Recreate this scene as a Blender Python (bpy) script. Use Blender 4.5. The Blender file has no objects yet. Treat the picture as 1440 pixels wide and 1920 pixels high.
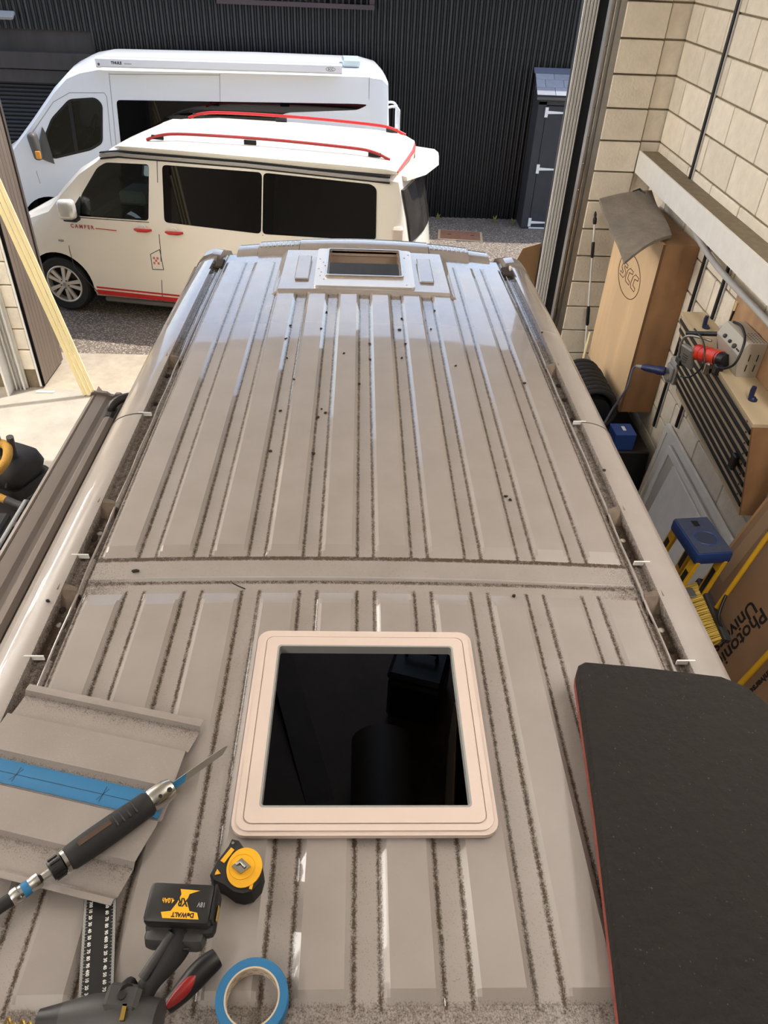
import bpy, bmesh, math, random
from mathutils import Matrix, Vector
random.seed(7)
D = bpy.data
scene = bpy.context.scene
COL = scene.collection

# ------------------------------------------------------------------ camera
FPX, YAW, PITCH, ROLL = 1373.86, .0515, .666, .047
CAM = Vector((-.0313, 0.0, 3.8729))
def camera():
    f = Vector((math.sin(YAW)*math.cos(PITCH), math.cos(YAW)*math.cos(PITCH), -math.sin(PITCH)))
    r0 = Vector((math.cos(YAW), -math.sin(YAW), 0)); u0 = r0.cross(f)
    r = math.cos(ROLL)*r0 + math.sin(ROLL)*u0
    u = -math.sin(ROLL)*r0 + math.cos(ROLL)*u0
    cd = D.cameras.new('camera'); cd.sensor_fit = 'VERTICAL'; cd.sensor_height = 32.0
    cd.lens = FPX/1920*32.0; cd.clip_start = .05; cd.clip_end = 300
    o = D.objects.new('camera', cd); COL.objects.link(o)
    m = Matrix((r, u, -f)).transposed().to_4x4(); m.translation = CAM
    o.matrix_world = m
    scene.camera = o
camera()

# ------------------------------------------------------------------ light
SUN = Vector((.55, .35, 1.0)).normalized()
EXPOSURE = 0.12
SKY_STRENGTH = .34
SUN_STRENGTH = 5.6
FILL_POWER = 60
UPLIGHT = 2.3
TILT = -40
scene.view_settings.view_transform = 'Standard'
scene.view_settings.look = 'None'
scene.view_settings.gamma = 1.0
scene.view_settings.use_curve_mapping = False
scene.view_settings.exposure = EXPOSURE
def world():
    w = D.worlds.new('sky'); scene.world = w; w.use_nodes = True
    n = w.node_tree.nodes; l = w.node_tree.links; n.clear()
    out = n.new('ShaderNodeOutputWorld'); bg = n.new('ShaderNodeBackground')
    sky = n.new('ShaderNodeTexSky'); sky.sky_type = 'NISHITA'; sky.sun_disc = False
    sky.sun_elevation = math.asin(SUN.z); sky.sun_rotation = math.atan2(SUN.x, SUN.y)
    sky.air_density = 1.0; sky.dust_density = 1.5; sky.ozone_density = 1.0
    tc = n.new('ShaderNodeTexCoord'); mp = n.new('ShaderNodeMapping'); mp.inputs['Scale'].default_value = (1.6, 1.6, 4.0)
    no = n.new('ShaderNodeTexNoise'); no.inputs['Scale'].default_value = 1.5; no.inputs['Detail'].default_value = 7; no.inputs['Roughness'].default_value = .58
    ra = n.new('ShaderNodeValToRGB'); ra.color_ramp.elements[0].position = .49; ra.color_ramp.elements[1].position = .70
    mx = n.new('ShaderNodeMixRGB'); mx.inputs['Color2'].default_value = (4.4, 4.45, 4.6, 1)
    sc = n.new('ShaderNodeMixRGB'); sc.blend_type = 'MULTIPLY'; sc.inputs['Fac'].default_value = 1; sc.inputs['Color2'].default_value = (1, 1, 1, 1)
    l.new(tc.outputs['Generated'], mp.inputs['Vector']); l.new(mp.outputs[0], no.inputs['Vector']); l.new(no.outputs['Fac'], ra.inputs['Fac'])
    l.new(sky.outputs[0], mx.inputs['Color1']); l.new(ra.outputs['Color'], mx.inputs['Fac'])
    l.new(mx.outputs[0], bg.inputs['Color']); bg.inputs['Strength'].default_value = SKY_STRENGTH
    l.new(bg.outputs[0], out.inputs['Surface'])
world()
sd = D.lights.new('sun', 'SUN'); sd.energy = SUN_STRENGTH; sd.angle = math.radians(.6); sd.color = (1, .955, .885)
so = D.objects.new('sun', sd); COL.objects.link(so); so.rotation_euler = SUN.to_track_quat('Z', 'Y').to_euler(); so.location = (6, 12, 14)

# ------------------------------------------------------------------ helpers
def lin(c):
    c /= 255.0
    return c/12.92 if c <= .04045 else ((c+.055)/1.055)**2.4
def rgb(r, g, b): return (lin(r), lin(g), lin(b), 1)
MATS = {}
def mat(name, col, rough=.5, metal=0, var=0, vs=6, bump=0, bs=60, coat=0, rand=0, spec=.5, stretch=None, dark=None, speck=None, wood=False):
    if name in MATS: return MATS[name]
    m = D.materials.new(name); m.use_nodes = True
    nt = m.node_tree; n = nt.nodes; l = nt.links
    b = n['Principled BSDF']
    b.inputs['Base Color'].default_value = col; b.inputs['Roughness'].default_value = rough; b.inputs['Metallic'].default_value = metal
    b.inputs['Coat Weight'].default_value = coat; b.inputs['Coat Roughness'].default_value = .06; b.inputs['Specular IOR Level'].default_value = spec
    tc = n.new('ShaderNodeTexCoord'); vec = tc.outputs['Object']
    if stretch:
        mp = n.new('ShaderNodeMapping'); mp.inputs['Scale'].default_value = stretch; l.new(vec, mp.inputs['Vector']); vec = mp.outputs[0]
    cur = None
    if var or dark:
        no = n.new('ShaderNodeTexNoise'); no.inputs['Scale'].default_value = vs; no.inputs['Detail'].default_value = 6; no.inputs['Roughness'].default_value = .62
        l.new(vec, no.inputs['Vector'])
        mx = n.new('ShaderNodeMixRGB'); ra = n.new('ShaderNodeValToRGB'); ra.color_ramp.elements[0].position = .32; ra.color_ramp.elements[1].position = .68
        l.new(no.outputs['Fac'], ra.inputs['Fac']); l.new(ra.outputs['Color'], mx.inputs['Fac'])
        dk = dark if dark else tuple(x*(1-var) for x in col[:3])+(1,)
        mx.inputs['Color1'].default_value = dk; mx.inputs['Color2'].default_value = col
        cur = mx.outputs[0]
    if wood:
        wv = n.new('ShaderNodeTexWave'); wv.inputs['Scale'].default_value = 2.2; wv.inputs['Distortion'].default_value = 5; wv.inputs['Detail'].default_value = 4; wv.inputs['Detail Scale'].default_value = 1.4
        l.new(vec, wv.inputs['Vector'])
        m2 = n.new('ShaderNodeMixRGB'); m2.blend_type = 'MULTIPLY'; m2.inputs['Fac'].default_value = .18
        if cur: l.new(cur, m2.inputs['Color1'])
        else: m2.inputs['Color1'].default_value = col
        l.new(wv.outputs['Color'], m2.inputs['Color2']); cur = m2.outputs[0]
    if speck:
        vo = n.new('ShaderNodeTexVoronoi'); vo.inputs['Scale'].default_value = speck[0]; l.new(tc.outputs['Object'], vo.inputs['Vector'])
        m3 = n.new('ShaderNodeMixRGB'); m3.blend_type = 'MIX'
        hs = n.new('ShaderNodeSeparateColor'); l.new(vo.outputs['Color'], hs.inputs[0])
        r3 = n.new('ShaderNodeValToRGB'); r3.color_ramp.elements[0].position = speck[1]; r3.color_ramp.elements[1].position = min(1, speck[1]+.3)
        l.new(hs.outputs[0], r3.inputs['Fac']); l.new(r3.outputs['Color'], m3.inputs['Fac'])
        if cur: l.new(cur, m3.inputs['Color1'])
        else: m3.inputs['Color1'].default_value = col
        m3.inputs['Color2'].default_value = speck[2]; cur = m3.outputs[0]
    if rand:
        oi = n.new('ShaderNodeObjectInfo'); mr = n.new('ShaderNodeMapRange'); mr.inputs['To Min'].default_value = 1-rand; mr.inputs['To Max'].default_value = 1+rand*.5
        l.new(oi.outputs['Random'], mr.inputs['Value'])
        hv = n.new('ShaderNodeHueSaturation'); l.new(mr.outputs[0], hv.inputs['Value'])
        if cur: l.new(cur, hv.inputs['Color'])
        else: hv.inputs['Color'].default_value = col
        cur = hv.outputs[0]
    if cur: l.new(cur, b.inputs['Base Color'])
    if bump:
        nb = n.new('ShaderNodeTexNoise'); nb.inputs['Scale'].default_value = bs; nb.inputs['Detail'].default_value = 5; l.new(vec, nb.inputs['Vector'])
        bp = n.new('ShaderNodeBump'); bp.inputs['Strength'].default_value = bump; bp.inputs['Distance'].default_value = .01
        l.new(nb.outputs['Fac'], bp.inputs['Height']); l.new(bp.outputs[0], b.inputs['Normal'])
    MATS[name] = m
    return m
def emis(name, col, s):
    m = D.materials.new(name); m.use_nodes = True; b = m.node_tree.nodes['Principled BSDF']
    b.inputs['Emission Color'].default_value = col; b.inputs['Emission Strength'].default_value = s; return m
def glassmat(name, tint, ior=1.5):
    m = D.materials.new(name); m.use_nodes = True; n = m.node_tree.nodes; l = m.node_tree.links; n.clear()
    o = n.new('ShaderNodeOutputMaterial'); t = n.new('ShaderNodeBsdfTransparent'); g = n.new('ShaderNodeBsdfGlossy'); x = n.new('ShaderNodeMixShader'); f = n.new('ShaderNodeFresnel')
    f.inputs['IOR'].default_value = ior; t.inputs['Color'].default_value = tint; g.inputs['Roughness'].default_value = .02
    l.new(f.outputs[0], x.inputs[0]); l.new(t.outputs[0], x.inputs[1]); l.new(g.outputs[0], x.inputs[2]); l.new(x.outputs[0], o.inputs[0])
    return m

RM = {}                                     # world matrix of every root
def frame(o, ex, ey, ez=None):
    ex = Vector(ex).normalized(); ey = Vector(ey); ey = (ey-ex*ey.dot(ex)).normalized(); ez = ex.cross(ey)
    m = Matrix((ex, ey, ez)).transposed().to_4x4(); m.translation = Vector(o); return m
def tag(o, label=None, cat=None, group=None, kind=None):
    if label: o['label'] = label
    if cat: o['category'] = cat
    if group: o['group'] = group
    if kind: o['kind'] = kind
    return o
def root(name, label, cat, loc=(0, 0, 0), M=None, group=None):
    o = D.objects.new(name, None); COL.objects.link(o); o.empty_display_size = .1
    m = M.copy() if M else Matrix.Translation(Vector(loc))
    o.matrix_world = m; RM[o.name] = m
    tag(o, label, cat, group); return o
def bbox(sx, sy, sz, bev=0, seg=1):
    bm = bmesh.new(); bmesh.ops.create_cube(bm, size=1)
    bmesh.ops.scale(bm, vec=(sx, sy, sz), verts=bm.verts)
    if bev: bmesh.ops.bevel(bm, geom=bm.edges[:], offset=bev, segments=seg, affect='EDGES', profile=.5)
    bm.verts.index_update()
    v = [x.co.copy() for x in bm.verts]; f = [[q.index for q in p.verts] for p in bm.faces]; bm.free(); return v, f
class G:
    def __init__(s): s.v = []; s.f = []
    def add(s, v, f, T=None):
        o = len(s.v)
        s.v += [(T @ Vector(p)) if T is not None else Vector(p) for p in v]; s.f += [[i+o for i in q] for q in f]; return s
    def box(s, x0, x1, y0, y1, z0, z1, T=None, bev=0, seg=1):
        v, f = bbox(abs(x1-x0), abs(y1-y0), abs(z1-z0), bev, seg)
        c = Vector(((x0+x1)/2, (y0+y1)/2, (z0+z1)/2)); return s.add([p+c for p in v], f, T)
    def prism(s, pts, z0, z1, T=None):
        n = len(pts); v = [(p[0], p[1], z0) for p in pts]+[(p[0], p[1], z1) for p in pts]
        a = sum(pts[i][0]*pts[(i+1) % n][1]-pts[(i+1) % n][0]*pts[i][1] for i in range(n))
        f = [list(range(n))[::-1], list(range(n, 2*n))]+[[i, (i+1) % n, n+(i+1) % n, n+i] for i in range(n)]
        if (a < 0) != (z1 < z0): f = [q[::-1] for q in f]
        return s.add(v, f, T)
    def ring(s, outer, inner, z0, z1, T=None):
        n = len(outer); v = [(p[0], p[1], z) for z in (z0, z1) for q in (outer, inner) for p in q]; f = []
        for i in range(n):
            j = (i+1) % n
            f += [[2*n+i, 2*n+j, 3*n+j, 3*n+i], [i, n+i, n+j, j], [i, j, 2*n+j, 2*n+i], [n+j, n+i, 3*n+i, 3*n+j]]
        return s.add(v, f, T)
    def tube(s, path, r, n=8, T=None, closed=False):
        P = [Vector(p) for p in path]; N = len(P); v = []; f = []
        R = r if isinstance(r, (list, tuple)) else [r]*N
        up = Vector((0, 0, 1)); pn = None
        for i, p in enumerate(P):
            a = P[(i-1) % N] if (i > 0 or closed) else P[i]; b = P[(i+1) % N] if (i < N-1 or closed) else P[i]
            t = (b-a).normalized()
            if pn is None:
                pn = t.cross(up)
                if pn.length < 1e-3: pn = t.cross(Vector((1, 0, 0)))
            pn = (pn-t*pn.dot(t)).normalized(); bn = t.cross(pn)
            for k in range(n):
                an = 2*math.pi*k/n; v.append(p+R[i]*(math.cos(an)*pn+math.sin(an)*bn))
        for i in range(N if closed else N-1):
            j = (i+1) % N
            for k in range(n): f.append([i*n+k, i*n+(k+1) % n, j*n+(k+1) % n, j*n+k])
        if not closed: f += [list(range(n))[::-1], [(N-1)*n+k for k in range(n)]]
        return s.add(v, f, T)
    def lathe(s, prof, n=24, T=None, caps=True):
        v = []; f = []; m = len(prof)
        for k in range(n):
            a = 2*math.pi*k/n
            for (r, z) in prof: v.append((r*math.cos(a), r*math.sin(a), z))
        for k in range(n):
            j = (k+1) % n
            for i in range(m-1): f.append([k*m+i, j*m+i, j*m+i+1, k*m+i+1])
        if caps:
            if prof[0][0] > 1e-6: f.append([k*m for k in range(n)][::-1])
            if prof[-1][0] > 1e-6: f.append([k*m+m-1 for k in range(n)])
        return s.add(v, f, T)
    def loft(s, rings, T=None, cap0=True, cap1=True, closed=True):
        n = len(rings[0]); v = [p for r in rings for p in r]; f = []
        for i in range(len(rings)-1):
            for k in range(n if closed else n-1):
                f.append([i*n+k, i*n+(k+1) % n, (i+1)*n+(k+1) % n, (i+1)*n+k])
        if cap0: f.append(list(range(n))[::-1])
        if cap1: f.append([(len(rings)-1)*n+k for k in range(n)])
        return s.add(v, f, T)
    def mesh(s, name, m=None, smooth=None, inv=None):
        me = D.meshes.new(name); V = [(inv @ p) if inv is not None else p for p in s.v]
        me.from_pydata([tuple(p) for p in V], [], s.f); me.update()
        bm = bmesh.new(); bm.from_mesh(me); bmesh.ops.remove_doubles(bm, verts=bm.verts, dist=1e-5); bmesh.ops.recalc_face_normals(bm, faces=bm.faces); bm.to_mesh(me); bm.free()
        if m: me.materials.append(m)
        if smooth is not None:
            for p in me.polygons: p.use_smooth = True
            me.set_sharp_from_angle(angle=math.radians(smooth))
        return me
    def ob(s, name, m, parent=None, smooth=None, local=False, label=None, cat=None, group=None, kind=None):
        """world coordinates unless local; a top-level mesh gets its origin at its base centre"""
        if parent is not None:
            pm = RM[parent.name]
            me = s.mesh(name, m, smooth, None if local else pm.inverted())
            o = D.objects.new(name, me); COL.objects.link(o); o.parent = parent; RM[o.name] = pm
        else:
            xs = [p.x for p in s.v]; ys = [p.y for p in s.v]; zs = [p.z for p in s.v]
            M = Matrix.Translation(Vector(((min(xs)+max(xs))/2, (min(ys)+max(ys))/2, min(zs))))
            me = s.mesh(name, m, smooth, M.inverted()); o = D.objects.new(name, me); COL.objects.link(o); o.matrix_world = M; RM[o.name] = M
        return tag(o, label, cat, group, kind)
def inst(me, name, parent, M, world=True):
    o = D.objects.new(name, me); COL.objects.link(o); o.parent = parent
    pm = RM[parent.name]; o.matrix_local = (pm.inverted() @ M) if world else M; RM[o.name] = pm @ o.matrix_local
    return o
def text(s, name, size, m, parent, T, depth=.0006, align='LEFT', sx=1.0, bold=0.0, space=1.0):
    cu = D.curves.new(name, 'FONT'); cu.body = s; cu.size = size; cu.align_x = align; cu.extrude = depth; cu.offset = bold; cu.resolution_u = 3; cu.space_character = space
    o = D.objects.new(name, cu); COL.objects.link(o)
    dg = bpy.context.evaluated_depsgraph_get(); me = D.meshes.new_from_object(o.evaluated_get(dg))
    COL.objects.unlink(o); D.objects.remove(o); D.curves.remove(cu)
    me.transform(RM[parent.name].inverted() @ T @ Matrix.Diagonal((sx, 1, 1, 1))); me.materials.clear(); me.materials.append(m); me.name = name
    r = D.objects.new(name, me); COL.objects.link(r); r.parent = parent; RM[r.name] = RM[parent.name]; return r
def rrect(x0, x1, y0, y1, r, n=5):
    out = []
    for cx, cy, a0 in ((x1-r, y1-r, 0), (x0+r, y1-r, 90), (x0+r, y0+r, 180), (x1-r, y0+r, 270)):
        for i in range(n+1):
            a = math.radians(a0+90*i/n); out.append((cx+r*math.cos(a), cy+r*math.sin(a)))
    return out
def cut(o, cutters):
    """boolean cut, applied at once; the cutters vanish"""
    tmp = []
    for c, m in cutters:
        me = c.mesh('cut', m, None, RM[o.name].inverted()); k = D.objects.new('cut', me); COL.objects.link(k); k.matrix_world = RM[o.name]
        md = o.modifiers.new('cut', 'BOOLEAN'); md.operation = 'DIFFERENCE'; md.object = k; md.solver = 'EXACT'; md.material_mode = 'TRANSFER'; tmp.append(k)
    bpy.context.view_layer.update(); dg = bpy.context.evaluated_depsgraph_get()
    me = D.meshes.new_from_object(o.evaluated_get(dg)); o.modifiers.clear(); o.data = me
    for k in tmp: COL.objects.unlink(k); D.objects.remove(k)
    for p in me.polygons: p.use_smooth = True
    me.set_sharp_from_angle(angle=math.radians(32))
def struct(g, name, m, smooth=None, label=None): 
    return g.ob(name, m, smooth=smooth, kind='structure', label=label)
def smoothpath(pts, n=8):
    P = [Vector(p) for p in pts]; out = []
    for i in range(len(P)-1):
        p0 = P[max(i-1, 0)]; p1 = P[i]; p2 = P[i+1]; p3 = P[min(i+2, len(P)-1)]
        for k in range(n):
            t = k/n; out.append(.5*((2*p1)+(-p0+p2)*t+(2*p0-5*p1+4*p2-p3)*t*t+(-p0+3*p1-3*p2+p3)*t**3))
    return out+[P[-1]]
def sstep(a, b, x):
    t = min(1, max(0, (x-a)/(b-a))); return t*t*(3-2*t)

# ------------------------------------------------------------------ materials
M_CONC = mat('concrete_floor', rgb(152, 146, 136), .75, var=.22, vs=3.5, bump=.15, bs=40)
M_APRON = mat('concrete_apron', rgb(164, 152, 134), .85, var=.2, vs=9, bump=.3, bs=90)
M_YARD = mat('tarmac', rgb(106, 95, 85), .9, var=.3, vs=1.4, bump=.6, bs=70, speck=(70, .60, rgb(162, 149, 132)))
M_BLOCK = mat('block', rgb(238, 228, 211), .9, var=.16, vs=9, bump=.35, bs=55, rand=.10)
M_MORTAR = mat('mortar', rgb(138, 124, 102), .95, var=.25, vs=20, bump=.3, bs=80)
M_CORR = mat('corrugated_black', rgb(26, 25, 27), .36, var=.35, vs=7, bump=.06, bs=30, spec=.6)
M_TIMBER_DARK = mat('dark_timber', rgb(74, 66, 60), .75, var=.3, vs=4, stretch=(1, 1, .12), bump=.25, bs=30)
M_BOARD = mat('brown_board', rgb(112, 98, 86), .7, var=.28, vs=6, stretch=(3, 3, .25), bump=.2, bs=30, rand=.12)
M_SHUT = mat('shutter_black', rgb(38, 36, 38), .45, var=.2)
M_WHITE_METAL = mat('white_metal', rgb(232, 230, 226), .45, var=.08, vs=14)
M_ALU = mat('fluted_white', rgb(244, 241, 236), .45, var=.05, vs=8)
M_STEEL = mat('galvanised', rgb(158, 155, 150), .42, metal=.7, var=.15, vs=14)
M_CHROME = mat('chrome', rgb(190, 188, 184), .2, metal=1, var=.1, vs=30)
M_BLACK = mat('black_plastic', rgb(24, 23, 24), .45)
M_BLACKMATT = mat('black_matt', rgb(16, 15, 15), .95, spec=.1)
M_BLACKSOFT = mat('black_rubber', rgb(30, 29, 30), .7, var=.2, vs=30)
M_DGREY = mat('dark_grey_plastic', rgb(58, 56, 56), .5, var=.12, vs=20)
M_GREY = mat('grey_plastic', rgb(150, 149, 147), .5)
M_PLY = mat('plywood', rgb(240, 204, 158), .55, var=.14, vs=3, stretch=(1, 1, .16), wood=True)
M_PLYEDGE = mat('plywood_edge', rgb(120, 86, 56), .7, var=.2, vs=10)
M_PLYPALE = mat('plywood_pale', rgb(212, 192, 158), .6, var=.14, vs=3, stretch=(1, .15, 1), wood=True)
M_OSB = mat('rough_ply', rgb(190, 150, 112), .75, var=.25, vs=9, wood=True)
M_PINE = mat('pale_pine', rgb(238, 222, 172), .6, var=.12, vs=8, stretch=(1, 1, .1))
M_CARD = mat('cardboard', rgb(176, 138, 98), .85, var=.15, vs=7)
M_CARD2 = mat('cardboard_brown', rgb(150, 118, 88), .85, var=.15, vs=5)
M_BLUE = mat('blue_plastic', rgb(34, 66, 132), .5, var=.1)
M_BLUETOP = mat('blue_step', rgb(66, 74, 98), .6, var=.2, vs=30, bump=.4, bs=160)
M_BLUETAPE = mat('blue_tape', rgb(38, 112, 160), .6, var=.1, vs=30)
M_YELLOW = mat('yellow_fibreglass', rgb(222, 172, 34), .5, var=.08)
M_BRISTLE = mat('bristle', rgb(212, 178, 76), .7, rand=.2)
M_TOOLYEL = mat('tool_yellow', rgb(240, 176, 30), .45)
M_RED = mat('red', rgb(196, 36, 34), .4)
M_ORANGE = mat('orange_red', rgb(214, 62, 34), .35)
M_WHITE = mat('white_print', rgb(235, 235, 232), .6)
M_FOAM = mat('foam_top', rgb(26, 21, 17), .9, var=.2, vs=5, bump=.5, bs=45, speck=(420, .995, rgb(74, 66, 58)))
M_FOAMRED = mat('foam_red', rgb(148, 70, 58), .9, var=.3, vs=30, bump=.5, bs=80)
M_MAT = mat('grey_foam', rgb(136, 126, 113), .85, var=.35, vs=9, bump=.5, bs=60)
M_GOLD = mat('brass', rgb(190, 160, 90), .3, metal=1)
M_GLASS = glassmat('clear_glass', (.80, .86, .84, 1))
M_TINT = mat('privacy_glass', rgb(6, 6, 8), .03, spec=.32)
M_DARKIN = mat('dark_lining', rgb(62, 60, 60), .8, var=.2, vs=4)
M_TYRE = mat('tyre', rgb(34, 33, 33), .75, var=.15, vs=30)
M_ALLOY = mat('alloy', rgb(206, 200, 190), .35, metal=.35)
M_CREAM = mat('cream_paint', rgb(238, 230, 214), .30, coat=.6, var=.02, vs=3)
M_CREAMROOF = mat('cream_roof', rgb(240, 234, 218), .35, coat=.4)
M_VWHITE = mat('white_paint', rgb(234, 236, 238), .28, coat=.6)
M_WBLACK = mat('seam', rgb(70, 66, 62), .7)
M_SILVER = mat('silver_rail', rgb(190, 188, 184), .35, metal=.6)
M_SLATE = mat('slate', rgb(140, 143, 152), .6, var=.15, vs=12, rand=.12)
M_AWN = mat('awning_grey', rgb(124, 114, 108), .45, metal=.25, var=.06, vs=6)
M_FRAMEPINK = mat('frame_white', rgb(212, 194, 184), .5, var=.03, vs=8)
M_CEIL = mat('ceiling_white', rgb(212, 208, 200), .9, var=.1)
M_WALLIN = mat('wall_paint_in', rgb(206, 200, 190), .9, var=.1)
M_AMBER = mat('amber', rgb(226, 150, 60), .3)
M_DIRT = mat('dirt', rgb(52, 42, 33), .95, var=.4, vs=60)
M_HOSE = mat('hose_yellow', rgb(196, 148, 56), .6, var=.2, vs=60, bump=.6, bs=220)
M_SKINNYGREY = mat('conduit_grey', rgb(178, 176, 172), .5)
M_LAMPSHADE = mat('lamp_housing', rgb(230, 230, 228), .5)

def roofmat():
    m = D.materials.new('van_roof_paint'); m.use_nodes = True; nt = m.node_tree; n = nt.nodes; l = nt.links; b = n['Principled BSDF']
    b.inputs['Coat Weight'].default_value = 1.0; b.inputs['Coat Roughness'].default_value = .035; b.inputs['Coat IOR'].default_value = 1.62
    tc = n.new('ShaderNodeTexCoord'); at = n.new('ShaderNodeAttribute'); at.attribute_name = 'dirt'
    n1 = n.new('ShaderNodeTexNoise'); n1.inputs['Scale'].default_value = 380; n1.inputs['Detail'].default_value = 3
    n2 = n.new('ShaderNodeTexNoise'); n2.inputs['Scale'].default_value = 9; n2.inputs['Detail'].default_value = 6
    for x in (n1, n2): l.new(tc.outputs['Object'], x.inputs['Vector'])
    # speckled dirt: dirt attribute pushed through fine noise
    ad = n.new('ShaderNodeMath'); ad.operation = 'MULTIPLY_ADD'; ad.inputs[1].default_value = 1.75; n3 = n.new('ShaderNodeTexNoise'); n3.inputs['Scale'].default_value = 75; n3.inputs['Detail'].default_value = 5; n3.inputs['Roughness'].default_value = .7; l.new(tc.outputs['Object'], n3.inputs['Vector'])
    wv = n.new('ShaderNodeMapRange'); wv.inputs['From Min'].default_value = .34; wv.inputs['From Max'].default_value = .66; wv.inputs['To Min'].default_value = .58; wv.inputs['To Max'].default_value = 1.15; l.new(n3.outputs['Fac'], wv.inputs['Value'])
    wm = n.new('ShaderNodeMath'); wm.operation = 'MULTIPLY'; l.new(at.outputs['Fac'], wm.inputs[0]); l.new(wv.outputs[0], wm.inputs[1]); l.new(wm.outputs[0], ad.inputs[0])
    nn = n.new('ShaderNodeMath'); nn.operation = 'MULTIPLY_ADD'; nn.inputs[1].default_value = 2.2; nn.inputs[2].default_value = -1.48; l.new(n1.outputs['Fac'], nn.inputs[0]); l.new(nn.outputs[0], ad.inputs[2])
    cl = n.new('ShaderNodeClamp'); l.new(ad.outputs[0], cl.inputs['Value'])
    dust = n.new('ShaderNodeMixRGB'); dust.inputs['Color1'].default_value = rgb(136, 126, 120); dust.inputs['Color2'].default_value = rgb(154, 146, 142)
    l.new(n2.outputs['Fac'], dust.inputs['Fac'])
    mx = n.new('ShaderNodeMixRGB'); mx.inputs['Color2'].default_value = rgb(68, 54, 42)
    l.new(cl.outputs[0], mx.inputs['Fac']); l.new(dust.outputs[0], mx.inputs['Color1']); l.new(mx.outputs[0], b.inputs['Base Color'])
    rr = n.new('ShaderNodeMapRange'); rr.inputs['To Min'].default_value = .27; rr.inputs['To Max'].default_value = .8
    l.new(cl.outputs[0], rr.inputs['Value']); l.new(rr.outputs[0], b.inputs['Roughness'])
    du = n.new('ShaderNodeAttribute'); du.attribute_name = 'dust'
    cw = n.new('ShaderNodeMapRange'); cw.inputs['To Min'].default_value = 1.0; cw.inputs['To Max'].default_value = .3
    l.new(du.outputs['Fac'], cw.inputs['Value']); l.new(cw.outputs[0], b.inputs['Coat Weight'])
    rd = n.new('ShaderNodeMath'); rd.operation = 'MULTIPLY_ADD'; rd.inputs[1].default_value = .22
    l.new(du.outputs['Fac'], rd.inputs[0]); l.new(rr.outputs[0], rd.inputs[2]); l.new(rd.outputs[0], b.inputs['Roughness'])
    bp = n.new('ShaderNodeBump'); bp.inputs['Strength'].default_value = .04; bp.inputs['Distance'].default_value = .002; l.new(n1.outputs['Fac'], bp.inputs['Height']); l.new(bp.outputs[0], b.inputs['Normal'])
    return m
M_ROOF = roofmat()
M_VANPAINT = mat('van_side_paint', rgb(168, 155, 143), .3, coat=.4, var=.03)

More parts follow.
